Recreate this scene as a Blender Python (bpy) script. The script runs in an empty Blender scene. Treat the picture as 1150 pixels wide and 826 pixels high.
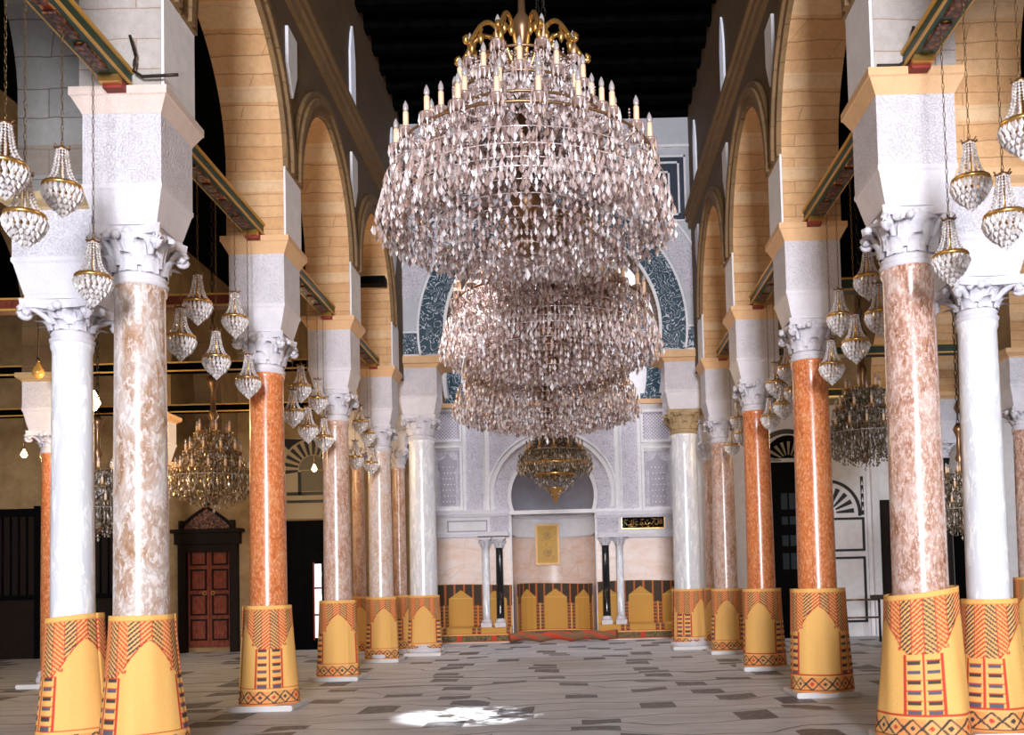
import bpy, bmesh, math, random
from mathutils import Vector, Matrix
random.seed(7)
sc = bpy.context.scene
C = sc.collection
PI = math.pi
sin, cos = math.sin, math.cos
EYE = 1.28; F = 1070.0; PITCH = math.radians(2.5); ROLL = math.radians(1.4)
# ------------------------------------------------------------------ camera
fw = Vector((0, cos(PITCH), sin(PITCH))); r0 = Vector((1, 0, 0)); u0 = Vector((0, -sin(PITCH), cos(PITCH)))
rt = r0*cos(ROLL) - u0*sin(ROLL); up = u0*cos(ROLL) + r0*sin(ROLL)
CX = 642 - F*math.tan(PITCH)*sin(ROLL); CY = 655 - F*math.tan(PITCH)*cos(ROLL)
def at(px, py, Y):
    """world point at depth Y seen at a pixel of the 1150x826 photograph"""
    d = fw + rt*((px-CX)/F) - up*((py-CY)/F)
    p = d*(Y/d.y); return Vector((p.x, Y, p.z+EYE))
cam_d = bpy.data.cameras.new('camera'); cam = bpy.data.objects.new('camera', cam_d); C.objects.link(cam)
cam.matrix_world = Matrix(((rt.x, up.x, -fw.x, 0), (rt.y, up.y, -fw.y, 0), (rt.z, up.z, -fw.z, EYE), (0, 0, 0, 1)))
cam_d.sensor_width = 36; cam_d.lens = 36*F/1150
cam_d.shift_x = (575-CX)/1150; cam_d.shift_y = (CY-413)/1150
cam_d.clip_start = 0.05; cam_d.clip_end = 200
sc.camera = cam
# ------------------------------------------------------------------ node helper
class NT:
    def __init__(s, name):
        s.m = bpy.data.materials.new(name); s.m.use_nodes = True
        s.t = s.m.node_tree; s.t.nodes.clear(); s.L = s.t.links
        s.out = s.t.nodes.new('ShaderNodeOutputMaterial'); s.b = s.t.nodes.new('ShaderNodeBsdfPrincipled')
        s.L.new(s.b.outputs[0], s.out.inputs[0]); s._co = None
    def n(s, typ, **kw):
        nd = s.t.nodes.new(typ)
        for k, v in kw.items(): setattr(nd, k, v)
        return nd
    def put(s, sock, v):
        if v is None: return
        if isinstance(v, bpy.types.NodeSocket): s.L.new(v, sock)
        elif isinstance(v, (tuple, list)) and len(v) == 3 and sock.type == 'RGBA': sock.default_value = (*v, 1)
        else: sock.default_value = v
    def co(s, which='Object'):
        if s._co is None: s._co = s.n('ShaderNodeTexCoord')
        return s._co.outputs[which]
    def map(s, scale=(1, 1, 1), rot=(0, 0, 0), loc=(0, 0, 0), src=None):
        m = s.n('ShaderNodeMapping'); s.L.new(src or s.co(), m.inputs[0])
        m.inputs[1].default_value = loc; m.inputs[2].default_value = rot; m.inputs[3].default_value = scale
        return m.outputs[0]
    def M(s, op, a, b=None, c=None):
        m = s.n('ShaderNodeMath', operation=op)
        s.put(m.inputs[0], a); s.put(m.inputs[1], b); s.put(m.inputs[2], c); return m.outputs[0]
    def xyz(s, src=None):
        m = s.n('ShaderNodeSeparateXYZ'); s.L.new(src or s.co(), m.inputs[0]); return m.outputs
    def noise(s, scale, detail=4, rough=.5, vec=None, dist=0, out=0):
        m = s.n('ShaderNodeTexNoise'); s.L.new(vec or s.co(), m.inputs['Vector'])
        m.inputs['Scale'].default_value = scale; m.inputs['Detail'].default_value = detail
        m.inputs['Roughness'].default_value = rough; m.inputs['Distortion'].default_value = dist
        return m.outputs[out]
    def vor(s, scale, feature='F1', vec=None, out=0, rnd=1):
        m = s.n('ShaderNodeTexVoronoi', feature=feature); s.L.new(vec or s.co(), m.inputs['Vector'])
        m.inputs['Scale'].default_value = scale; m.inputs['Randomness'].default_value = rnd; return m.outputs[out]
    def ramp(s, fac, stops, interp='LINEAR'):
        m = s.n('ShaderNodeValToRGB'); m.color_ramp.interpolation = interp
        el = m.color_ramp.elements
        while len(el) < len(stops): el.new(.5)
        for e, (p, c) in zip(el, stops):
            e.position = p; e.color = (*c, 1) if len(c) == 3 else c
        s.put(m.inputs[0], fac); return m.outputs[0]
    def mix(s, fac, a, b, mode='MIX'):
        m = s.n('ShaderNodeMix', data_type='RGBA', blend_type=mode)
        s.put(m.inputs[0], fac); s.put(m.inputs[6], a); s.put(m.inputs[7], b); return m.outputs[2]
    def fin(s, col=None, rough=.5, metal=0, bump=None, bs=.3, bd=.02, spec=None, emis=None, es=0, trans=None):
        s.put(s.b.inputs['Base Color'], col); s.put(s.b.inputs['Roughness'], rough); s.put(s.b.inputs['Metallic'], metal)
        if spec is not None: s.b.inputs['Specular IOR Level'].default_value = spec
        if emis is not None: s.put(s.b.inputs['Emission Color'], emis); s.b.inputs['Emission Strength'].default_value = es
        if trans: s.b.inputs['Transmission Weight'].default_value = trans
        if bump is not None:
            m = s.n('ShaderNodeBump'); m.inputs['Strength'].default_value = bs; m.inputs['Distance'].default_value = bd
            s.L.new(bump, m.inputs['Height']); s.L.new(m.outputs[0], s.b.inputs['Normal'])
        return s.m
def plain(name, col, rough=.5, metal=0, **k): return NT(name).fin(col, rough, metal, **k)
def marble(name, c1, c2, c3, scale=3.0, rough=.22, stretch=.5, lo=.35, hi=.65, crack=.3):
    t = NT(name); v = t.map((1, 1, stretch))
    a = t.noise(scale, 8, .65, v, 1.2)
    b = t.noise(scale*7, 8, .75, v, .6)
    base = t.ramp(a, [(lo, c1), ((lo+hi)/2, c2), (hi, c3)])
    spots = t.ramp(b, [(.50, (0, 0, 0)), (.57, (1, 1, 1))])
    col = t.mix(t.M('MULTIPLY', spots, .6), base, tuple(min(1, x*1.15+.12) for x in c3))
    cr = t.ramp(t.vor(scale*2.2, 'DISTANCE_TO_EDGE', v), [(0, (.45, .40, .38)), (.05, (1, 1, 1))])
    col = t.mix(crack, col, cr, 'MULTIPLY')
    return t.fin(col, t.M('MULTIPLY_ADD', b, .14, .17), spec=.6)
MAT = {}
MAT['m_pink'] = marble('breccia_marble', (.27, .10, .05), (.46, .26, .19), (.64, .50, .46), 6.5)
MAT['m_brown'] = marble('brown_marble', (.30, .14, .05), (.46, .34, .28), (.60, .56, .56), 3.4)
MAT['m_orange'] = marble('orange_marble', (.42, .09, .02), (.60, .17, .045), (.62, .28, .12), 7, lo=.3, hi=.75)
MAT['m_rose'] = marble('rose_marble', (.38, .17, .09), (.50, .31, .23), (.60, .47, .43), 5)
MAT['m_peach'] = marble('peach_marble', (.56, .33, .20), (.64, .49, .41), (.68, .61, .60), 5)
MAT['m_white'] = marble('white_marble', (.56, .57, .62), (.68, .69, .74), (.76, .77, .82), 2, stretch=.25, lo=.3, hi=.7, crack=0)
MAT['m_black'] = plain('black_marble', (.012, .012, .014), .12)
def stone_white(name, tint, carve=None, amp=.35, vs_=22):
    t = NT(name)
    n = t.noise(7, 6, .6)
    col = t.ramp(n, [(.3, tuple(x*.86 for x in tint)), (.7, tint)])
    bump = t.noise(60, 3)
    if carve == 'arabesque':
        d = t.vor(vs_, 'DISTANCE_TO_EDGE')
        w = t.M('SINE', t.M('MULTIPLY', t.noise(7, 1, .4), 60))
        h = t.M('ADD', t.M('MULTIPLY', w, .35), t.ramp(d, [(.03, (0, 0, 0)), (.12, (1, 1, 1))]))
        col = t.mix(amp, col, t.ramp(h, [(.1, (.46, .43, .46)), (.75, (1, 1, 1))]), 'MULTIPLY'); bump = h
    elif carve == 'lattice':
        x, y, z = t.xyz()
        a = t.M('SINE', t.M('MULTIPLY', t.M('ADD', x, z), 42)); b = t.M('SINE', t.M('MULTIPLY', t.M('SUBTRACT', x, z), 42))
        h = t.M('MAXIMUM', t.M('ABSOLUTE', a), t.M('ABSOLUTE', b))
        col = t.mix(amp, col, t.ramp(h, [(.72, (.3, .27, .32)), (.92, (1, 1, 1))]), 'MULTIPLY'); bump = h
    return t.fin(col, .6, bump=bump, bs=.5, bd=.012)
WH = (.66, .64, .70)
MAT['stone'] = stone_white('white_limestone', WH)
MAT['carved'] = stone_white('carved_limestone', WH, 'arabesque', .32, 42)
MAT['stucco'] = stone_white('carved_stucco', (.66, .64, .72), 'arabesque', .62)
MAT['lattice'] = stone_white('lattice_stucco', (.66, .64, .72), 'lattice', .8)
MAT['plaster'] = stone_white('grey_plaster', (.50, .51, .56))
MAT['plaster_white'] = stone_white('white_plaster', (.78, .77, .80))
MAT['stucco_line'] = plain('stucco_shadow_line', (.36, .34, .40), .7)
MAT['cornice'] = stone_white('pink_cornice_stone', (.66, .54, .49))
MAT['cornice_ochre'] = stone_white('ochre_cornice_stone', (.68, .42, .22))
MAT['gold_cap'] = stone_white('gilded_stone', (.42, .30, .16))
# ashlar soffits
def ashlar(name, cA, cB, cC, mort, row=.13, bw=1.1):
    t = NT(name); x, y, z = t.xyz()
    u = t.M('ADD', x, y)
    br = t.n('ShaderNodeTexBrick'); cmb = t.n('ShaderNodeCombineXYZ')
    t.put(cmb.inputs[0], u); t.put(cmb.inputs[1], t.M('ADD', z, t.M('MULTIPLY', t.noise(2.5), .06))); t.L.new(cmb.outputs[0], br.inputs['Vector'])
    t.put(br.inputs['Color1'], cA); t.put(br.inputs['Color2'], cB); t.put(br.inputs['Mortar'], mort)
    br.inputs['Scale'].default_value = 1; br.inputs['Mortar Size'].default_value = .006; br.inputs['Brick Width'].default_value = bw
    br.inputs['Row Height'].default_value = row; br.inputs['Mortar Smooth'].default_value = .6; br.inputs['Bias'].default_value = .1
    rowid = t.M('FLOOR', t.M('DIVIDE', z, row*1.0))
    wn = t.n('ShaderNodeTexWhiteNoise', noise_dimensions='1D'); t.put(wn.inputs['W'], rowid)
    col = t.mix(t.M('MULTIPLY', t.M('GREATER_THAN', wn.outputs[0], .72), .65), br.outputs[0], cC)
    col = t.mix(.45, col, t.ramp(t.noise(14, 6, .7), [(.3, (.55, .5, .46)), (.7, (1, 1, 1))]), 'MULTIPLY')
    return t.fin(col, .75, bump=t.noise(40, 4), bs=.4)
MAT['ashlar'] = ashlar('ochre_ashlar', (.58, .32, .14), (.66, .41, .21), (.72, .52, .32), (.36, .20, .09))
MAT['ashlar_brown'] = ashlar('brown_ashlar', (.125, .075, .032), (.15, .09, .038), (.10, .06, .028), (.05, .03, .015), .3)
MAT['archivolt'] = ashlar('archivolt_stone', (.19, .11, .045), (.23, .135, .055), (.17, .10, .04), (.10, .06, .025), .25)
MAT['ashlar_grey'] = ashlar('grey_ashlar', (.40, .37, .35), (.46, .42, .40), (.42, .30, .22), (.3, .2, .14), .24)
MAT['ashlar_shaded'] = ashlar('shaded_grey_ashlar', (.17, .165, .16), (.20, .195, .19), (.15, .11, .08), (.08, .06, .05), .24)  # grey ashlar darkened in colour so the outer left arcade looks shaded
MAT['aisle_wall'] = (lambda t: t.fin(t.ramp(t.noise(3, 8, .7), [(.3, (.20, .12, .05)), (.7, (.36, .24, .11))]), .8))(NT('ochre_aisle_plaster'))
MAT['peach_wall'] = (lambda t: t.fin(t.mix(.5, t.ramp(t.noise(2.2, 8, .7, t.map((1, 1, 3))), [(.3, (.66, .42, .30)), (.55, (.74, .58, .50)), (.75, (.70, .62, .64))]),
                     t.ramp(t.vor(2.2, 'DISTANCE_TO_EDGE'), [(0, (.7, .6, .5)), (.02, (1, 1, 1))]), 'MULTIPLY'), .35))(NT('peach_marble_panels'))
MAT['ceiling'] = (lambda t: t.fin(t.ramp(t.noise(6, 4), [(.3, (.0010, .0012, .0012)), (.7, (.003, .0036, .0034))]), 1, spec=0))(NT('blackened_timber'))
MAT['darkwood'] = (lambda t: t.fin(t.ramp(t.noise(5, 6, .6, t.map((6, 6, 1))), [(.3, (.004, .0025, .002)), (.7, (.016, .008, .005))]), .6, spec=.15))(NT('dark_carved_wood'))
MAT['redwood'] = (lambda t: t.fin(t.ramp(t.noise(9, 6, .6, t.map((3, 3, 1))), [(.3, (.10, .02, .012)), (.7, (.24, .055, .028))]), .5, spec=.2))(NT('red_brown_wood'))
MAT['carvedred'] = (lambda t: t.fin(t.ramp(t.vor(22), [(.2, (.26, .08, .03)), (.5, (.05, .015, .008))]), .45, bump=t.vor(22), bs=.6))(NT('carved_red_wood'))
MAT['black'] = plain('black_paint', (.0015, .0015, .002), .6, spec=.05)
MAT['blackstone'] = plain('black_stone_inlay', (.012, .012, .014), .3)
MAT['glass_dark'] = plain('dark_glass', (.03, .04, .05), .1, spec=.4)
MAT['iron'] = plain('dark_iron', (.03, .022, .016), .45, .6)
MAT['chain'] = plain('brass_chain', (.20, .12, .05), .4, .7)
MAT['gold'] = plain('gilt_brass', (.60, .34, .10), .28, .85)
MAT['bronze'] = plain('bronze', (.22, .12, .06), .35, .7)
MAT['arm'] = plain('chandelier_arm_glass', (.42, .30, .26), .18, .4)
MAT['wax'] = plain('cream_candle', (.80, .56, .38), .5)
MAT['bulb'] = plain('clear_bulb', (.42, .38, .38), .06, .2)
def crystal(name, ca, cb, cc, met=.25):
    t = NT(name)
    g = t.n('ShaderNodeNewGeometry')
    col = t.ramp(g.outputs['Random Per Island'], [(0, ca), (.5, cb), (.85, cc), (1, (.95, .92, .95))])
    rg = t.M('MULTIPLY_ADD', g.outputs['Random Per Island'], .22, .06)
    return t.fin(col, rg, met, spec=1.0)
MAT['crystal'] = crystal('cut_crystal', (.32, .20, .17), (.66, .53, .51), (.82, .75, .76))
MAT['crystal_gold'] = crystal('amber_crystal', (.24, .14, .05), (.46, .32, .16), (.70, .55, .38), .45)
MAT['crystal_smoke'] = crystal('smoky_crystal', (.10, .08, .05), (.28, .22, .15), (.60, .52, .44), .35)
MAT['crystal_white'] = crystal('white_crystal', (.62, .56, .54), (.78, .74, .74), (.86, .84, .86))
MAT['glow'] = plain('lit_glass', (1, .8, .5), .3, emis=(1, .62, .25), es=14)
MAT['bright_glow'] = plain('bright_lit_glass', (1, .9, .7), .3, emis=(1, .78, .45), es=22)
MAT['daylight'] = plain('daylit_pane', (.9, .9, .9), .4, emis=(.95, .95, 1), es=.9)
MAT['winpale'] = plain('clerestory_pane', (.7, .72, .8), .4, emis=(.75, .78, .95), es=.22)
# tile band: teal ground with pale scrolls
t = NT('teal_tile_scroll'); d = t.noise(4.5, 2, .5, dist=.8)
w = t.M('ABSOLUTE', t.M('SINE', t.M('MULTIPLY', d, 26)))
MAT['tile'] = t.fin(t.ramp(t.M('ADD', w, t.M('MULTIPLY', t.vor(13), .25)), [(.36, (.46, .49, .55)), (.44, (.008, .040, .065))]), .4)
# painted beam
t = NT('painted_beam'); x, y, z = t.xyz()
fr = t.M('FRACT', t.M('MULTIPLY', y, 1.9))
el = t.M('SQRT', t.M('ADD', t.M('POWER', t.M('MULTIPLY', t.M('SUBTRACT', fr, .5), 2.6), 2), t.M('POWER', t.M('MULTIPLY', x, 18), 2)))
col = t.ramp(el, [(0, (.30, .035, .02)), (.5, (.55, .20, .05)), (.72, (.75, .40, .10)), (.86, (.02, .05, .03))], 'CONSTANT')
MAT['beam'] = t.fin(col, .5)
MAT['beam_edge'] = plain('gold_painted_edge', (.55, .30, .06), .5)
MAT['beam_dark'] = plain('dark_green_paint', (.012, .03, .018), .5)
MAT['red'] = plain('red_paint', (.22, .02, .015), .6)
# floor of woven matting
t = NT('woven_floor_matting'); x, y, z = t.xyz(t.co('Object'))
wav = t.M('MULTIPLY', t.M('SUBTRACT', t.noise(.7, 2, .5), .5), 1.3)
yy = t.M('DIVIDE', t.M('ADD', y, wav), 1.02)
row = t.M('FLOOR', yy); fy = t.M('FRACT', yy)
wn = t.n('ShaderNodeTexWhiteNoise', noise_dimensions='1D'); t.put(wn.inputs['W'], row)
u = t.M('FRACT', t.M('ADD', t.M('DIVIDE', x, 1.45), t.M('MULTIPLY', wn.outputs[0], 3.0)))
wn2 = t.n('ShaderNodeTexWhiteNoise', noise_dimensions='1D'); t.put(wn2.inputs['W'], t.M('ADD', row, 40.5))
u2 = t.M('FRACT', t.M('ADD', t.M('DIVIDE', x, 2.9), t.M('MULTIPLY', wn2.outputs[0], 3.0)))
rect = t.M('MULTIPLY', t.M('LESS_THAN', u, .25), t.M('MULTIPLY', t.M('GREATER_THAN', fy, .50), t.M('LESS_THAN', fy, .90)))
rect2 = t.M('MULTIPLY', t.M('LESS_THAN', u2, .15), t.M('MULTIPLY', t.M('GREATER_THAN', fy, .05), t.M('LESS_THAN', fy, .36)))
thick = t.M('MULTIPLY', t.M('GREATER_THAN', wn2.outputs[0], .62), .10)
edge = t.M('LESS_THAN', fy, t.M('ADD', .035, thick))
edge2 = t.M('LESS_THAN', t.M('ABSOLUTE', t.M('SUBTRACT', fy, t.M('ADD', .40, t.M('MULTIPLY', t.noise(1.1, 1, .5), .2)))), .016)
dk = t.M('MAXIMUM', t.M('MAXIMUM', rect, rect2), t.M('MAXIMUM', t.M('MULTIPLY', edge, .9), t.M('MULTIPLY', edge2, .85)))
dk = t.M('MULTIPLY', dk, t.ramp(t.noise(14, 4, .7), [(.3, (.6, .6, .6)), (.5, (1, 1, 1))]))
basec = t.ramp(t.noise(1.1, 7, .7, t.map((1, 2.5, 1))), [(.3, (.38, .39, .42)), (.7, (.62, .65, .70))])
fib = t.M('MULTIPLY', t.M('LESS_THAN', t.M('FRACT', t.M('MULTIPLY', y, 7)), .35), .07)
basec = t.mix(fib, basec, (.12, .12, .12))
MAT['floor'] = t.fin(t.mix(dk, basec, (.075, .075, .085)), .5, bump=t.M('SINE', t.M('MULTIPLY', x, 500)), bs=.1, bd=.004)
MAT['stonefloor'] = plain('worn_marble', (.62, .60, .60), .3)
# vertex-colour mat (woven pattern computed below)
t = NT('woven_straw_mat'); vc = t.n('ShaderNodeVertexColor', layer_name='weave')
MAT['mat'] = t.fin(t.mix(.25, vc.outputs[0], t.ramp(t.noise(90, 2), [(.35, (.7, .65, .6)), (.6, (1, 1, 1))]), 'MULTIPLY'), .8, bump=t.noise(160, 2), bs=.3, bd=.003)
# ------------------------------------------------------------------ mesh helpers
def box(bm, c, s, mi=0, rz=0):
    r = bmesh.ops.create_cube(bm, size=1)['verts']
    M_ = Matrix.Translation(c) @ Matrix.Rotation(rz, 4, 'Z') @ Matrix.Diagonal((*s, 1))
    bmesh.ops.transform(bm, matrix=M_, verts=r)
    for f in {f for v in r for f in v.link_faces}: f.material_index = mi
    return r
def bx(bm, x0, x1, y0, y1, z0, z1, mi=0): return box(bm, ((x0+x1)/2, (y0+y1)/2, (z0+z1)/2), (abs(x1-x0), abs(y1-y0), abs(z1-z0)), mi)
def lathe(bm, prof, seg=32, c=(0, 0, 0), sq=False, mi=0, caps=True, smooth=True):
    rings = []
    for r, z in prof:
        ring = []
        for i in range(seg):
            a = 2*PI*i/seg + (PI/4 if sq else 0)
            rr = r*(math.sqrt(2) if sq else 1)
            ring.append(bm.verts.new((c[0]+rr*cos(a), c[1]+rr*sin(a), c[2]+z)))
        rings.append(ring)
    for a, b in zip(rings, rings[1:]):
        for i in range(seg):
            f = bm.faces.new((a[i], a[(i+1) % seg], b[(i+1) % seg], b[i])); f.material_index = mi; f.smooth = smooth
    if caps:
        for ring, rev in ((rings[0], True), (rings[-1], False)):
            f = bm.faces.new(list(reversed(ring)) if rev else ring); f.material_index = mi
def tube(bm, pts, r, seg=6, mi=0, r1=None):
    pts = [Vector(p) for p in pts]; n = len(pts); rings = []
    for i, p in enumerate(pts):
        d = (pts[min(i+1, n-1)]-pts[max(i-1, 0)]).normalized()
        a = d.cross(Vector((0, 0, 1)))
        if a.length < .05: a = d.cross(Vector((1, 0, 0)))
        a.normalize(); b = d.cross(a)
        rr = r if r1 is None else r+(r1-r)*i/(n-1)
        rings.append([bm.verts.new(p+a*(rr*cos(2*PI*k/seg))+b*(rr*sin(2*PI*k/seg))) for k in range(seg)])
    for A, B in zip(rings, rings[1:]):
        for k in range(seg):
            f = bm.faces.new((A[k], A[(k+1) % seg], B[(k+1) % seg], B[k])); f.smooth = True; f.material_index = mi
    bm.faces.new(rings[0]); bm.faces.new(list(reversed(rings[-1])))
def drop(bm, p, w, h, mi=0, ang=None):
    """faceted pendant hanging from p"""
    a0 = random.random()*6.28 if ang is None else ang
    x, y, z = p
    t = bm.verts.new((x, y, z)); b = bm.verts.new((x, y, z-h))
    m = [bm.verts.new((x+w*cos(a0+k*PI/2), y+w*sin(a0+k*PI/2), z-h*.62)) for k in range(4)]
    for k in range(4):
        bm.faces.new((t, m[k], m[(k+1) % 4])).material_index = mi
        bm.faces.new((b, m[(k+1) % 4], m[k])).material_index = mi
def bead(bm, p, w, mi=0): drop(bm, (p[0], p[1], p[2]+w), w, 2*w, mi)
def prism(bm, pts, y0, y1, mi=0, axis='y'):
    """polygon in x,z extruded along y (or y,z extruded along x)"""
    mk = (lambda a, b, d: (a, d, b)) if axis == 'y' else (lambda a, b, d: (d, a, b))
    A = [bm.verts.new(mk(a, b, y0)) for a, b in pts]; B = [bm.verts.new(mk(a, b, y1)) for a, b in pts]
    fs = [bm.faces.new(A), bm.faces.new(list(reversed(B)))]
    n = len(pts)
    for i in range(n): fs.append(bm.faces.new((A[i], B[i], B[(i+1) % n], A[(i+1) % n])))
    for f in fs: f.material_index = mi
    return fs
def ringband(bm, cx, cz, ri, ro, a0, a1, y0, y1, n=40, mi=0, ex=0, axis='y'):
    """arc band, angles from +x towards +z; ex = centre offset for pointed arches"""
    ins, outs = [], []
    for i in range(n+1):
        a = a0+(a1-a0)*i/n
        ins.append((cx+ri*cos(a), cz+ri*sin(a))); outs.append((cx+ro*cos(a), cz+ro*sin(a)))
    strip(bm, ins, outs, y0, y1, mi, axis)
def strip(bm, ins, outs, y0, y1, mi=0, axis='y'):
    mk = (lambda a, b, d: (a, d, b)) if axis == 'y' else (lambda a, b, d: (d, a, b))
    V = [[bm.verts.new(mk(*p, d)) for p in pts] for pts in (ins, outs) for d in (y0, y1)]
    n = len(ins)
    for i in range(n-1):
        for P, Q in ((V[0], V[2]), (V[3], V[1]), (V[1], V[0]), (V[2], V[3])):
            bm.faces.new((P[i], P[i+1], Q[i+1], Q[i])).material_index = mi
    for i in (0, n-1): bm.faces.new((V[0][i], V[1][i], V[3][i], V[2][i])).material_index = mi
def tri(b, faces):
    b.normal_update(); bmesh.ops.triangulate(b, faces=faces)
def mesh(name, bm, mats):
    big = [f for f in bm.faces if len(f.verts) > 12]
    if big: tri(bm, big)
    bmesh.ops.recalc_face_normals(bm, faces=bm.faces)
    me = bpy.data.meshes.new(name); bm.to_mesh(me); bm.free()
    for m in (mats if isinstance(mats, (list, tuple)) else [mats]): me.materials.append(MAT[m] if isinstance(m, str) else m)
    return me
def obj(name, bm, mats, parent=None, label=None, loc=None):
    o = bpy.data.objects.new(name, mesh(name, bm, mats)); C.objects.link(o)
    if parent: o.parent = parent
    if loc: o.location = loc
    if label: o['label'] = label
    return o
def tag(o, label, cat, group=None, kind=None):
    o['label'] = label; o['category'] = cat
    if group: o['group'] = group
    if kind: o['kind'] = kind
    return o
def thing(name, label, cat, loc=(0, 0, 0), group=None, rz=0):
    o = bpy.data.objects.new(name, None); C.objects.link(o); o.location = loc; o.rotation_euler.z = rz
    o.empty_display_size = .1
    return tag(o, label, cat, group)
def struct(name, bm, mats):
    o = obj(name, bm, mats); o['kind'] = 'structure'; return o
def copy_tree(o, parent=None):
    c = o.copy(); C.objects.link(c)
    if parent: c.parent = parent
    for ch in list(o.children): copy_tree(ch, c)
    return c
NB = bmesh.new
# ------------------------------------------------------------------ layout
XL, XR = -3.315, 2.685; XC = (XL+XR)/2
YK = [4.27, 7.35, 10.43, 13.51, 16.59]; D = 3.08
YW = 21.5            # mihrab wall face
YQ = 20.3            # aisle end wall face
# ------------------------------------------------------------------ floor, ceiling
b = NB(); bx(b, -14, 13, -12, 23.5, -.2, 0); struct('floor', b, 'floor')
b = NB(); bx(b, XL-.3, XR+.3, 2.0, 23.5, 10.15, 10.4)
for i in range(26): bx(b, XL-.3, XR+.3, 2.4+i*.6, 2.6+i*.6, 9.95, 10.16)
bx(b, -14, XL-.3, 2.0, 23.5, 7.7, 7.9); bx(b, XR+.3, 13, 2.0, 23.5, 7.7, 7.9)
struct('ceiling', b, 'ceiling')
# ------------------------------------------------------------------ arcades
STILT = .76
def arcade(name, x0, x1, ys, zs, zt, faceX, hw, e, stilt, mats, y_start=None, y_end=None):
    """wall between x0..x1 carried on arches between columns at ys"""
    b = NB(); R = hw+e
    def curve(yc):
        pts = [(yc-hw, zs), (yc-hw, zs+stilt)]
        th = math.acos(e/R)
        n = 18
        for i in range(1, n+1):
            a = th*i/n; pts.append((yc+e-R*cos(a), zs+stilt+R*sin(a)))
        for i in range(n-1, -1, -1):
            a = th*i/n; pts.append((yc-e+R*cos(a), zs+stilt+R*sin(a)))
        pts.append((yc+hw, zs)); return pts
    outline = [(y_start if y_start is not None else ys[0]-.3, zs)]
    for a, c in zip(ys, ys[1:]):
        cv = curve((a+c)/2); outline += cv
        V = [[b.verts.new((x, *p)) for p in cv] for x in (x0, x1)]
        for i in range(len(cv)-1):
            f = b.faces.new((V[0][i], V[0][i+1], V[1][i+1], V[1][i])); f.material_index = 2 if (len(mats) > 2 and a < 5) else 1
    ye = y_end if y_end is not None else ys[-1]+.3
    outline += [(ye, zs), (ye, zt), (outline[0][0], zt)]
    for x in (x0, x1):
        f = b.faces.new([b.verts.new((x, *p)) for p in outline]); f.material_index = 0
    for (ya, za), (yb, zb) in ((outline[-3], outline[-2]), (outline[-2], outline[-1]), (outline[-1], outline[0])):
        f = b.faces.new([b.verts.new(p) for p in ((x0, ya, za), (x1, ya, za), (x1, yb, zb), (x0, yb, zb))]); f.material_index = 0
    # undersides of the piers
    for k, yk in enumerate(ys):
        ya = outline[0][0] if k == 0 else yk-(D/2-hw); yb = ye if k == len(ys)-1 else yk+(D/2-hw)
        f = b.faces.new([b.verts.new(p) for p in ((x0, ya, zs), (x1, ya, zs), (x1, yb, zs), (x0, yb, zs))])
    tri(b, faces=[f for f in b.faces if len(f.verts) > 4])
    return struct(name, b, mats)
ZS = 5.09
def nave(side):
    L = side < 0
    xc = XL if L else XR; xi = xc-side*.30; xo = xc+side*.32      # inner (nave) and outer face
    w = arcade('wall_left' if L else 'wall_right', xi, xo, YK, ZS, 10.2, xi, 1.24, .15, STILT, ['ashlar_brown', 'ashlar', 'ashlar_grey'], y_start=2.0, y_end=17.5)
    nx = -side
    for k in range(4):
        yc = (YK[k]+YK[k+1])/2
        for (ri, ro, t0, t1) in ((1.40, 1.52, 0, .05), (1.52, 1.60, 0, .085), (1.60, 1.67, 0, .05)):
            b = NB(); e = .15; zz = ZS+STILT; ins, outs = [], []
            for s in (-1, 1):
                th_i = math.acos(e/ri); th_o = math.acos(e/ro); n = 20
                rng = range(n+1) if s < 0 else range(n-1, -1, -1)
                for i in rng:
                    a = th_i*i/n; c = th_o*i/n
                    ins.append((yc-s*(-1)*(-1)*0+s*(ri*cos(a)-e), zz+ri*sin(a))); outs.append((yc+s*(ro*cos(c)-e), zz+ro*sin(c)))
            strip(b, ins, outs, xi, xi+nx*t1, 0, 'x')
            if (ri, ro) == (1.40, 1.52): first = obj('archivolt', b, 'archivolt', w)
            else: obj('moulding', b, 'archivolt', first)
    for k, mt_ in (((0, 'redwood'), (3, 'black')) if L else ()):
        yc = (YK[k]+YK[k+1])/2; b = NB(); bx(b, min(xi, xo)+.01, max(xi, xo)-.01, yc+.78, yc+1.0, 6.40, 6.53); obj('tie_plank', b, mt_, w)
    b = NB()
    bx(b, xi, xi+nx*.10, 2.0, 17.4, 7.92, 8.02); bx(b, xi, xi+nx*.06, 2.0, 17.4, 7.80, 7.92); bx(b, xi, xi+nx*.14, 2.0, 17.4, 8.02, 8.08)
    obj('string_course', b, 'archivolt', w)
    for k in range(1, 5):
        y = YK[k]
        b = NB(); bx(b, xi, xi+nx*.022, y-.295, y+.295, ZS, ZS+STILT+.02)
        prism(b, [(y-.30, ZS+STILT), (y+.30, ZS+STILT), (y+.02, ZS+STILT+.4), (y-.02, ZS+STILT+.4)], xi, xi+nx*.02, 0, 'x')
        obj('pier_facing', b, 'plaster_white', w)
        b = NB(); prism(b, [(y, ZS+1.68), (y+.17, ZS+2.0), (y+.17, ZS+2.42), (y-.17, ZS+2.42), (y-.17, ZS+2.0)], xi, xi+nx*.035, 0, 'x')
        obj('spandrel_panel', b, 'plaster_white', w)
        b = NB(); prism(b, [(y-.15, 8.10), (y+.15, 8.10), (y+.15, 9.0), (y+.08, 9.3), (y, 9.45), (y-.08, 9.3), (y-.15, 9.0)], xi, xi+nx*.03, 0, 'x')
        wn_ = struct('window_%d' % (k+(0 if L else 4)), b, 'winpale')
    return w
wl = nave(-1); wr = nave(1)
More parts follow.
